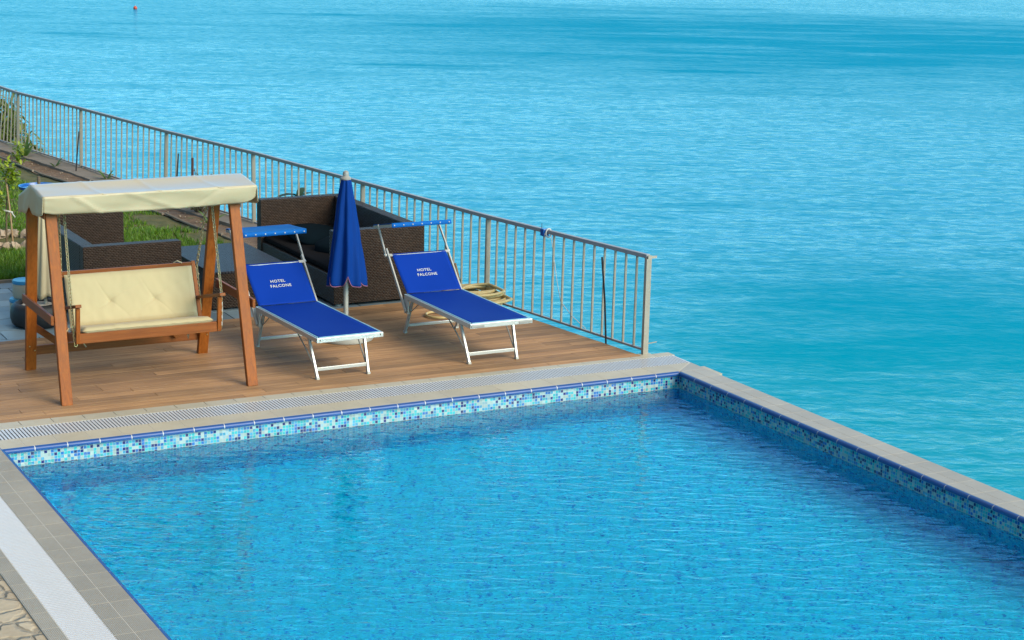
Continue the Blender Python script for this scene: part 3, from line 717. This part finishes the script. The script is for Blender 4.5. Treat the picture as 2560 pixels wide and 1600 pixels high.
q = MB(); q.tube([(.764,-.385,.90),(.767,-.40,.75),(.756,-.41,.56)], .013, 8); q.build('chain_sleeve', M['ribbon'], sw, smooth=60)

# ------------------------------------------------------------------ sun loungers
def rails(q, w, pts, wx, wd, mi=0):
    for s in (-1,1):
        for a,c in zip(pts, pts[1:]): q.beam((s*w,a[0],a[1]),(s*w,c[0],c[1]), wx, wd, (1,0,0), mi)
def text_mesh(s, size, parent, mat, loc, rot, name, bold=.012):
    cu = bpy.data.curves.new('lettering','FONT'); cu.body = s; cu.align_x = 'CENTER'; cu.size = size; cu.offset = bold*size; cu.extrude = .0006; cu.space_line = .86; cu.space_character = 1.1; cu.resolution_u = 3
    tmp = bpy.data.objects.new('tmp', cu); col.objects.link(tmp); bpy.context.view_layer.update()
    me = bpy.data.meshes.new_from_object(tmp.evaluated_get(bpy.context.evaluated_depsgraph_get())); bpy.data.objects.remove(tmp); bpy.data.curves.remove(cu)
    me.materials.clear(); me.materials.append(mat); me.name = name
    o = bpy.data.objects.new(name, me); col.objects.link(o); o.parent = parent; o.location = loc; o.rotation_euler = rot; return o
HG = (1.675,.466); BT_ = (2.165,.880)              # hinge, top of the back rails
bang = math.atan2(BT_[1]-HG[1], BT_[0]-HG[0])
def lounger(loc, rz, label, shade_tilt, grey_caps, screws, dz=0):
    t = thing('sun_lounger', loc, label, 'sun lounger', 'blue hotel sun loungers on the deck', rz)
    W = .355
    q = MB(); rails(q, W, [(.0,.452),(1.69,.442)], .028, .050); q.box(-W-.014,W+.014,-.014,.014,.4275,.4775); q.box(-W,W,1.66,1.685,.425,.455)
    q.build('frame', M['alu'], t, bevel=.004)
    q = MB()
    for s in (-1,1): q.beam((s*(W-.012),.03,.4795),(s*(W-.012),1.67,.469), .014, .006, (1,0,0))
    q.beam((-W+.02,.018,.4795),(W-.02,.018,.4795), .006, .012, (0,0,1)); q.build('piping', M['trim'], t)
    # sling: bed part with a slight sag
    q = MB()
    def bed(u, v):
        x = (u-.5)*2*(W-.02); yy = .022+v*(HG[0]-.022); return (x, yy, .4785-.0105*v - .022*math.sin(math.pi*min(1,v*1.05))*(1-(2*u-1)**2)**1 )
    q.grid(bed, 16, 40); q.build('seat_sling', M['sling'], t, smooth=180, solid=.003)
    # sling: back
    q = MB(); d = Vector((0, math.cos(bang), math.sin(bang))); nrm = Vector((0,-math.sin(bang), math.cos(bang))); LB = .580
    Wb = W-.016
    def back(u, v): 
        x = (u-.5)*2*Wb; sg = -.020*math.sin(math.pi*v)*(1-(2*u-1)**2) + .0045*noise.noise(Vector((x*5,v*2.5,rz*50))) + .003*math.exp(-((abs(x)-Wb+.035)/.008)**2)
        return tuple(Vector((x,HG[0],HG[1]+.008)) + d*(v*LB) + nrm*sg)
    q.grid(back, 18, 24); bs = q.build('back_sling', M['sling'], t, smooth=180, solid=.003)
    for word, pos, dx in (('HOTEL', .310, -.014), ('FALCONE', .243, .004)):
        pz = Vector((dx,HG[0],HG[1]+.008)) + d*pos + nrm*(-.0125)
        text_mesh(word, .052, bs, M['letter'], pz, (bang,0,0), 'lettering')
    # back rails reach below the bed and above the sling
    for s in (-1,1):
        q = MB(); p0 = Vector((s*(W+.026),HG[0]-.06,HG[1]-.19)); p1 = Vector((s*(W+.020),BT_[0]+.02,BT_[1]+.015))
        q.beam(p0, p1, .018, .040, (1,0,0)); q.build('back_rail', M['alu'], t, bevel=.003)
    q = MB(); p = Vector((0,HG[0],HG[1]+.006)) + d*(LB-.012)
    q.beam(p+Vector((-W+.01,0,-.006)), p+Vector((W-.01,0,-.006)), .016, .016, (0,1,0))
    for s in (-1,1): q.beam(p+Vector((s*(W-.045),0,-.004)), p+Vector((s*(W+.012),0,-.004)), .034, .014, tuple(d))
    q.build('back_bar', M['alu'], t)
    # legs
    for nm,y0,y1,xo in (('front_leg',.36,.18,.245),('rear_leg',1.55,1.76,.283)):
        for s in (-1,1):
            q = MB(); q.beam((s*(W-.045 if nm=='front_leg' else W-.03),y0,.43),(s*(xo+.04),y1,.012), .026, .038, (1,0,0)); lg = q.build('leg', M['alu'], t, bevel=.004)
            q = MB(); q.box(s*(xo+.04)-.016, s*(xo+.04)+.016, y1-.024, y1+.024, 0, .022); q.build('foot', M['white_pl'], lg)
        q = MB(); f = .80; zz = .43+(.012-.43)*f; yy = y0+(y1-y0)*f
        q.beam((-(xo+.03),yy,zz),(xo+.03,yy,zz), .020, .036 if nm=='front_leg' else .03, (0,1,0)); q.build('cross_bar', M['alu'], t, bevel=.003)
    for s in (-1,1):
        q = MB()
        q.tube([(s*(W-.03),.66,.43),(s*(W-.05),.45,.28),(s*(W-.07),.235,.10)], .007, 6)
        q.build('brace', M['plastic_grey'], t); q = MB()
        q.tube([(s*(W-.02),1.36,.42),(s*(W-.03),1.46,.36),(s*(W-.035),1.65,.25)], .006, 6); q.build('brace', M['plastic_grey'], t)
    for s in (-1,1):
        q = MB(); q.box(s*(W+.0)-.012, s*(W+.0)+.012, 1.60, 1.70, .25, .43); q.build('rear_bracket', M['alu'], t, bevel=.003)
    # canopy arms and shade
    at = (2.395,1.150+dz)
    for s in (-1,1):
        q = MB(); p0 = Vector((s*(W+.040),BT_[0]-.012,BT_[1]-.05)); p1 = Vector((s*(W+.025),at[0]+.02,at[1]+.03)); q.beam(p0, p1, .016, .030, (1,0,0))
        arm = q.build('shade_arm', M['alu'], t, bevel=.003)
        q = MB(); q.sphere(p0, .022, 10, 8); q.build('pivot', M['alu'], arm, smooth=60)
    q = MB(); sh = Matrix.Rotation(shade_tilt, 4, 'X')
    def S(x, y, z): 
        v_ = sh @ Vector((x, y, z)); return v_ + Vector((0, at[0], at[1]+.03))
    ws, y0, y1 = W+.018, -.36, .17
    def cloth(u, v): x = (2*u-1)*ws; yy = y0+(y1-y0)*v; return S(x, yy, -.010*math.sin(math.pi*v)*(1-(2*u-1)**4) + .003*noise.noise(Vector((x*5,yy*5,2))) + .012)
    q.grid(cloth, 30, 12); q.grid(lambda u,v: S((2*u-1)*ws, y0-.004, .012-.05*v), 30, 2, flip=True); q.grid(lambda u,v: S((2*u-1)*ws, y1+.004, .012-.03*v), 30, 2)
    shd = q.build('shade', M['shade_fab'], t, smooth=40, solid=.003)
    q = MB(); 
    for s in (-1,1): q.beam(S(s*(ws-.004),y0+.01,-.012), S(s*(ws-.004),y1-.01,-.012), .018, .028, (1,0,0))
    q.beam(S(-ws,y0+.014,-.012), S(ws,y0+.014,-.012), .02, .024, (0,1,0)); q.beam(S(-ws,y1-.014,-.012), S(ws,y1-.014,-.012), .02, .024, (0,1,0)); q.build('shade_frame', M['alu'], t)
    q = MB()
    for i in range(7): q.sphere(S(-ws+.03+(2*ws-.06)*i/6, y0-.008, -.014), .0085, 8, 6)
    q.build('snap_buttons', M['letter'], shd)
    if screws:
        for s in (-1,1):
            q = MB(); q.sphere((s*(W-.02),-.014,.455), .008, 8, 6, sq=(1,.5,1)); q.build('screw', M['alu_dark'], t)
    if grey_caps:
        for s in (-1,1):
            q = MB(); q.beam((s*(W-.15),-.017,.448),(s*(W+.005),-.017,.450), .010, .024, (0,1,0)); q.build('end_cap', M['plastic_grey'], t, bevel=.004)
    return t
lounger((-3.338,1.016,0), .02, 'blue sun lounger between the swing and the folded blue parasol, its shade tipped forward', R(-4), False, True)
lounger((-1.622,.985,0), -.005, 'blue sun lounger beside the railing and yellow hose, its small shade seen edge on', R(-11), True, False, -.045)

# ------------------------------------------------------------------ closed blue parasol
um = thing('closed_parasol', (-2.66,2.75,0), 'tall folded navy blue parasol with silvery pole standing between two loungers', 'parasol', 'closed parasols')
q = MB(); q.tube([(0,0,.05),(0,0,1.80)], .027, 14); q.build('pole', M['pole'], um, smooth=60)
q = MB(); q.lathe([(.0,1.795),(.058,1.795),(.06,1.81),(.045,1.825),(.034,1.835),(.034,1.862),(.028,1.882),(.012,1.892),(0,1.893)], 20); q.build('finial', M['plastic_grey'], um, smooth=40)
q = MB(); q.lathe([(.0,0),(.30,0),(.315,.02),(.315,.085),(.29,.105),(.07,.115),(.06,.16),(.034,.165),(.034,.2),(0,.2)], 40); q.build('base', M['white_pl'], um, smooth=40)
q = MB(); q.lathe([(.0,.118),(.07,.1155),(.283,.1075),(.25,.118),(.0,.125)], 40); q.build('base_cover', M['sky_pl'], um, smooth=40)
def umR(v, t, off=0):
    r = .048 + .158*(v**.85); k = .11+.13*v
    return r*(1 + k*(.55*math.cos(8*t+.7+2.2*v) + .35*math.cos(5*t+1.1) ) ) + off
def umbf(u, v, off=0):
    t = 2*math.pi*u; hem = .60 + .125*(1-abs(math.sin(3.0*(t+1.87))))**2.2 + .03*math.cos(t+2)
    r = umR(v, t, off); z_ = 1.80 + (hem-1.80)*v
    if v > .93: r *= 1-.5*(v-.93)
    r += .006*noise.noise(Vector((math.cos(t)*3,math.sin(t)*3,v*6)))
    return (r*math.cos(t), r*math.sin(t), z_)
q = MB(); q.grid(umbf, 128, 44); q.build('canopy', M['umb_fab'], um, smooth=180, solid=.004)
q = MB(); q.tube([umbf(i/128, 1, .002) for i in range(128)], .0045, 5, closed=True); q.build('hem', M['hem'], um)

# ------------------------------------------------------------------ rattan sofas, table
H_ = .913
def sofa(name, loc, label, face, ext=0):
    """box sofa, 1.15 deep, 2.5 long; face = +1 opens to +x, -1 opens to -x"""
    t = thing(name, loc, label, 'sofa', 'rattan sofas')
    Dp, Ln, T = 1.15+ext*.25, 2.5+ext, .16
    fx = lambda a, c: (a, c) if face > 0 else (-c, -a)
    q = MB(); q.box(*fx(.002,T), T+.002, Ln-T-.002, .02, H_-.002); q.build('backrest', M['wick'], t, bevel=.012)
    for y0 in (0, Ln-T):
        q = MB(); q.box(*fx(0,Dp), y0, y0+T, .02, H_); q.build('armrest', M['wick'], t, bevel=.012)
    q = MB(); q.box(*fx(T+.002,Dp-.012), T+.002, Ln-T-.002, .02, .36); q.build('seat_base', M['wick'], t, bevel=.012)
    q = MB(); q.box(*fx(T+.01,Dp-.03), T+.01, Ln-T-.01, .362, .44); q.build('seat_cushion', M['pad'], t, bevel=.03)
    q = MB()
    for yy in (.08, Ln-.08):
        for a in (.08, Dp-.08):
            xx = a*face; q.box(xx-.03, xx+.03, yy-.03, yy+.03, -.012, .022)
    q.build('feet', M['plastic_grey'], t)
    return t
sofa('rattan_sofa', (-.96,4.335,0), 'dark rattan sofa with dark cushions beside the railing, behind the folded blue parasol', -1, .17)
sofa('rattan_sofa', (-5.15,4.44,0), 'dark rattan sofa behind the swing, left of the low rattan table', 1)
def cushion_thing(loc, size, rot, label):
    t_ = MB(); t_.sphere((0,0,0), 1, 28, 16, sq=(1,1,1))
    vs = []
    for v in t_.v:
        p_ = [math.copysign(abs(c)**.62, c) for c in v[:2]] + [v[2]*.9]; n_ = 1+.10*noise.noise(Vector(v)*2+Vector(loc))
        vs.append((p_[0]*size[0]*n_, p_[1]*size[1]*n_, p_[2]*size[2]*n_))
    t_.v = vs; o = t_.build('cushion', M['pillow'], None, smooth=180, loc=loc); o.rotation_euler = rot
    return tag(o, label, 'cushion', 'dark cushions on the rattan sofa')
cushion_thing((-1.60,6.30,.50), (.36,.30,.10), (R(14),R(4),R(8)), 'dark teal cushion lying towards the far arm of the sofa by the railing')
cushion_thing((-1.52,5.55,.50), (.34,.32,.10), (R(6),R(-10),R(25)), 'dark teal cushion lying flat, nearer to the folded parasol')
tb = thing('rattan_table', (-3.05,5.57,0), 'low dark rattan table with flat grey top between two rattan sofas', 'table')
q = MB(); q.box(-.5,.5,-.86,.86,.01,.425); q.build('body', M['wick'], tb, bevel=.008)
q = MB(); q.box(-.512,.512,-.872,.872,.427,.455); q.build('table_top', M['wick_top'], tb, bevel=.006)

# ------------------------------------------------------------------ tyre base with cream parasol, tubs, blue tray table
ty = thing('tyre_stand', (-5.60,4.78,0), 'black car tyre lying flat and filled with pale concrete behind the swing', 'tyre')
q = MB(); q.lathe([(.19,.0),(.26,.0),(.295,.03),(.31,.09),(.31,.15),(.295,.22),(.255,.255),(.20,.25),(.175,.215),(.175,.03),(.19,0)], 44,
                  rad=lambda r,z_,t_: r - (.004 if r>.28 and int(t_*44/ (2*math.pi))%2 else 0)); q.build('tyre', M['rubber'], ty, smooth=50)
q = MB(); q.lathe([(0,.02),(.18,.02),(.18,.225),(.1,.236),(0,.24)], 32); q.build('concrete_fill', M['grout'], ty, smooth=50)
cp = thing('closed_parasol', (-5.52,4.72,.24), 'rolled cream parasol standing in the tyre behind the swing leg', 'parasol', 'closed parasols')
q = MB(); q.tube([(0,0,0),(0,0,1.2)], .02, 10); q.build('pole', M['pole'], cp)
def cpf(u, v):
    t_ = 2*math.pi*u; r_ = (.035+.085*v)*(1+.12*math.cos(7*t_+v*3)); return (r_*math.cos(t_), r_*math.sin(t_), 1.22-1.13*v+.02*math.cos(4*t_)*v)
q = MB(); q.grid(cpf, 56, 24); q.build('canopy', M['cream'], cp, smooth=180, solid=.004)
for z0,r_,lab,(ox,oy) in ((0,.165,'cream round tub with blue lid, lower one of two stacked on the paving',(0,0)), (.215,.145,'cream round tub with blue lid, stacked on top of another',(.02,.0))):
    tb_ = thing('lidded_tub', (-5.63+ox,5.30+oy,z0), lab, 'tub', 'cream lidded tubs')
    q = MB(); q.lathe([(0,.0),(r_*.96,.0),(r_,.01),(r_,.16),(r_*.97,.165),(0,.165)], 32); q.build('body', M['cream_pl'], tb_, smooth=40)
    q = MB(); q.lathe([(0,.166),(r_*1.02,.166),(r_*1.03,.19),(r_*.97,.205),(r_*.9,.203),(0,.2)], 32); q.build('lid', M['sky_pl'], tb_, smooth=40)
dt = thing('tray_table', (-4.285,9.93,0), 'round blue tray table on a grey pole standing in the grass', 'tray table')
q = MB(); q.tube([(0,0,-.05),(0,0,.90)], .023, 10); q.build('pole', M['bark'], dt, smooth=60)
q = MB(); q.lathe([(0,.735),(.25,.725),(.275,.735),(.28,.775),(.265,.775),(.255,.75),(.06,.755),(.05,.775),(0,.775)], 48); q.build('tray', M['blue_pl'], dt, smooth=40)
q = MB(); q.tube([(-.15,-.12,.69),(-.15,-.12,.735)], .03, 8); q.build('clip', M['white_pl'], dt)

# ------------------------------------------------------------------ hose by the railing
random.seed(4)
hs = MB(); pts = []
N = 460
for i in range(N):
    a = i/N*2*math.pi*13.0; k = i/N
    rx = .42 - .20*(.5+.5*math.sin(k*23)) + .03*math.sin(k*57); ry = .36 - .17*(.5+.5*math.sin(k*23+.5))
    cx_, cy_ = -.58+.09*math.sin(k*17), 3.72+.16*math.sin(k*13+1)
    zz = .022 + .20*abs(math.sin(k*9.3))*(.4+.6*k) + .03*math.sin(a*.5+k*5)**2
    x = cx_+rx*math.cos(a); y = cy_+ry*math.sin(a); x = min(x, railx(y)-.05)
    pts.append((x, y, zz))
hs.tube(pts, .0185, 8)
hs.tube([(-1.22+.15*math.cos(a), 3.36+.17*math.sin(a), .017+.006*a/6) for a in [i*.2 for i in range(33)]] + [(-1.05,3.5,.02),(-.95,3.7,.03)], .0155, 8)
tag(hs.build('garden_hose', M['hose'], smooth=180), 'tangled coil of yellow garden hose on the deck by the railing', 'hose')
q = MB(); q.tube([(0,0,0),(.02,.0,.10)], .022, 8, mi=1); q.tube([(.02,0,.09),(-.03,.02,.30)], .016, 8)
tag(q.build('broom_handle', [M['stake'], M['leaf_round']], loc=(-.62,4.10,.16)), 'short pale wooden handle with dark tip poking up behind the lounger by the hose', 'handle')

# ------------------------------------------------------------------ garden plants
def leaf(q, p, d, L, w, droop=.3, upv=(0,0,1), n=3, fold=0):
    d = Vector(d).normalized(); s_ = d.cross(Vector(upv)); s_ = s_.normalized() if s_.length > 1e-4 else Vector((1,0,0)); p = Vector(p)
    vs = []; 
    for i in range(n+1):
        f = i/n; ww = w*math.sin(math.pi*min(.98,.12+.86*f))**.8; c = p + d*L*f + Vector((0,0,-droop*L*f*f)); vs += [c-s_*ww/2, c+s_*ww/2]
    q.add(vs, [(2*i,2*i+1,2*i+3,2*i+2) for i in range(n)])
def rdir(zmin=-.2, zmax=1):
    a = random.random()*2*math.pi; z_ = random.uniform(zmin,zmax); k = math.sqrt(max(0,1-z_*z_)); return (k*math.cos(a), k*math.sin(a), z_)
random.seed(9)
sp = thing('sapling', (-4.77,9.90,0), 'young sapling with yellow-green leaves tied to a pale wooden stake', 'sapling')
q = MB(); q.tube([(0,0,-.03),(.01,0,.3),(.03,.02,.6),(.07,.02,.85),(.06,.03,1.02)], [.014,.012,.010,.007,.004], 6)
for (a0,a1) in (((.02,.01,.52),(-.07,.0,.68)),((.05,.02,.72),(.14,.02,.95)),((.06,.02,.80),(.0,.02,1.0))): q.tube([a0,a1], .004, 5)
q.build('trunk', M['bark'], sp)
q = MB()
for i in range(300):
    c = random.choice([(.07,.02,.98),(.12,.02,.93),(.03,.02,1.04),(.09,.0,.85),(-.09,0,.62),(-.12,0,.50)]); p_ = Vector(c)+Vector([random.gauss(0,.05),random.gauss(0,.05),random.gauss(0,.06)])
    leaf(q, p_, rdir(.0,1), .095, .042, .25)
q.build('crown', M['leaf'], sp)
stk = thing('plant_stake', (-4.69,9.86,0), 'pale wooden stake with a white tie supporting the sapling', 'stake')
q = MB(); q.tube([(0,0,-.03),(-.02,.0,.4),(-.06,.02,.90)], .013, 6); q.build('post', M['stake'], stk)
q = MB(); q.tube([(-.10,.02,.46),(-.05,-.02,.45),(.01,.0,.43)], .012, 6); q.tube([(-.02,-.015,.45),(.04,-.01,.36)], .008, 5); q.build('tie', M['ribbon'], stk)
for i in range(22):
    a = i/22*2*math.pi+.1*random.random(); rr = .42+.05*random.random(); s_ = random.uniform(.06,.11)
    q = MB(); q.sphere((0,0,0), s_, 10, 7, sq=(1.2,.9,.75), jit=.7)
    cxs, cys = -4.70+rr*math.cos(a)*1.0, 9.88+rr*math.sin(a)*1.15
    q2 = q.build('rock', M['stone'], smooth=35, loc=(cxs,cys,.04)); q2.rotation_euler = (random.random(),random.random(),random.random()*6)
    tag(q2, 'pale rough stone in the ring round the young sapling', 'rock', 'stones ringing the sapling')
def strap_plant(loc, n, L, label, matk='leaf_strap', w=.05):
    t_ = thing('strap_leaf_plant', loc, label, 'plant', 'small plants by the railing'); q = MB()
    for i in range(n):
        d = Vector(rdir(.55,.98)); leaf(q, (0,0,-.01), d, L*random.uniform(.6,1), w, .35, n=5)
    q.build('leaves', M[matk], t_)
random.seed(12)
strap_plant((-2.56,18.05,0), 12, .62, 'clump of upright strap leaves against the second railing post from the left', w=.07)
strap_plant((-2.33,16.75,0), 5, .36, 'few green blades sprouting from bare soil, between the sapling and the leaning rod')
strap_plant((-1.92,14.95,0), 5, .42, 'green strap leaf plant poking up just above the swing canopy', w=.06)
strap_plant((-1.70,10.25,0), 4, .62, 'tall single strap leaves seen under the canopy beside the right swing leg', w=.06)
yp = thing('young_shrub', (-2.85,17.2,0), 'small bushy yellow-green shrub in soil, behind the sapling', 'shrub', 'small plants by the railing'); q = MB()
for i in range(70): leaf(q, (random.gauss(0,.06),random.gauss(0,.06),random.uniform(.02,.38)), rdir(0,1), .12, .045, .2)
q.build('leaves', M['leaf'], yp)
dp = thing('withered_plant', (-1.55,11.2,0), 'withered dry shrub with one thick red stem in the soil bed behind the swing canopy', 'shrub', 'small plants by the railing'); q = MB(); q3 = MB()
for i in range(26):
    d = Vector(rdir(.6,.98)); L_ = random.uniform(.35,.85); p1 = d*L_; q.tube([(0,0,-.02), d*L_*.5+Vector((0,0,.05)), p1], .006, 4)
    for k_ in range(6): leaf(q3, Vector(p1)*random.uniform(.3,1), rdir(-.7,.5), .10, .032, .5)
q.build('stems', M['bark'], dp); q3.build('leaves', M['leaf_dry'], dp); q = MB(); q.tube([(-.02,.3,-.02),(.0,.3,.4),(.01,.31,.82)], .02, 6); q.build('main_stem', M['stick_red'], dp)
rp_ = thing('rubber_plant', (-.95,8.6,0), 'plant with a few broad dark leaves peeping over the sofa back', 'plant', 'small plants by the railing'); q = MB()
for a in (3.4,2.9,4.0,.3,1.2): leaf(q, (0,0,.62), (math.cos(a),math.sin(a)*.4,.55), .36, .12, .45, n=6)
q.build('leaves', M['leaf_round'], rp_); q = MB(); q.tube([(0,0,-.02),(0,0,.64),(.02,0,.82)], .012, 6); q.build('stem', M['bark'], rp_)
# big shrub growing on the slope outside the railing
random.seed(31)
sh = thing('shrub', (-2.35,22.4,-1.3), 'tall leafy shrub growing outside the railing in the top left corner', 'shrub'); q = MB(); q3 = MB()
for i in range(70):
    d = Vector(rdir(.3,1)); a_ = Vector((d.x*.95+.15, d.y*1.7, d.z*2.0 if i%3 else d.z*1.3)); q3.tube([(0,0,0), a_*.5+Vector((0,0,.1)), a_], [.02,.012,.005], 4)
    for k_ in range(110): 
        f = random.uniform(.3,1.03); leaf(q, a_*f+Vector([random.gauss(0,.10) for _ in range(3)]), rdir(-.6,.6), .25, .065, .4)
q.build('crown', M['leaf_dk'], sh); q3.build('trunk', M['bark'], sh)
# plastic edging strip between lawn and soil
q = MB()
for y0,y1 in ((7.6,9.2),(9.25,11.2),(11.3,12.6),(12.7,14.5),(14.6,16.2),(16.3,18.5)): q.tube([(edging_x(y0+(y1-y0)*f)+.02*math.sin(y0*3+f*5), y0+(y1-y0)*f, .03+.012*math.sin(f*4+y0)) for f in [i/6 for i in range(7)]], .022, 6)
tag(q.build('lawn_edging', M['concrete']), 'pale narrow edging laid between the grass and the bare soil bed', 'lawn edging')
# grass blades
random.seed(2)
q = MB(); cnt = 0
while cnt < 72000:
    y = YB + .02 + (random.random()**1.5)*11; x = random.uniform(-8.8, edging_x(y)-.02)
    m_ = noise.noise(Vector((x*.9,y*.9,3))) + .55*noise.noise(Vector((x*2.7,y*2.7,8)))
    thr = .05 + max(0,(y-11))*.06 + (.5 if x > edging_x(y)-.5 else 0)
    if (x+4.70)**2+((y-9.88)/1.15)**2 < .40**2: continue
    if m_ < thr-.55: continue
    h_ = random.uniform(.035,.095)*(1.25 if y < 10 else .8); a = random.random()*6.283; bx, by = math.cos(a), math.sin(a); w_ = random.uniform(.006,.011)
    z0 = -.015+rough(x,y); lx, ly = random.gauss(0,.35)*h_, random.gauss(0,.35)*h_
    q.v += [(x-bx*w_,y-by*w_,z0),(x+bx*w_,y+by*w_,z0),(x+lx,y+ly,z0+h_)]; k = len(q.v); q.f.append((k-3,k-2,k-1)); q.m.append(0); cnt += 1
tag(q.build('grass', M['grass']), kind='stuff')
# small pale pebbles on soil
random.seed(8); q = MB()
for i in range(70):
    y = random.uniform(8,19); x = random.uniform(edging_x(y)+.05, railx(y)-.4); q.sphere((x,y,.01+rough(x,y,.035)), random.uniform(.006,.02), 6, 4, jit=.5)
tag(q.build('gravel', M['stone']), kind='stuff')

# buoy far out
bu = thing('buoy', (46.0,174.3,-8), 'tiny orange-red buoy floating far out on the sea', 'buoy')
q = MB(); q.sphere((0,0,.12), .20, 20, 14); q.build('float', M['red'], bu, smooth=180)
q = MB(); q.tube([(0,0,.30),(0,0,.42)], .03, 8); q.build('eye', M['white_pl'], bu)
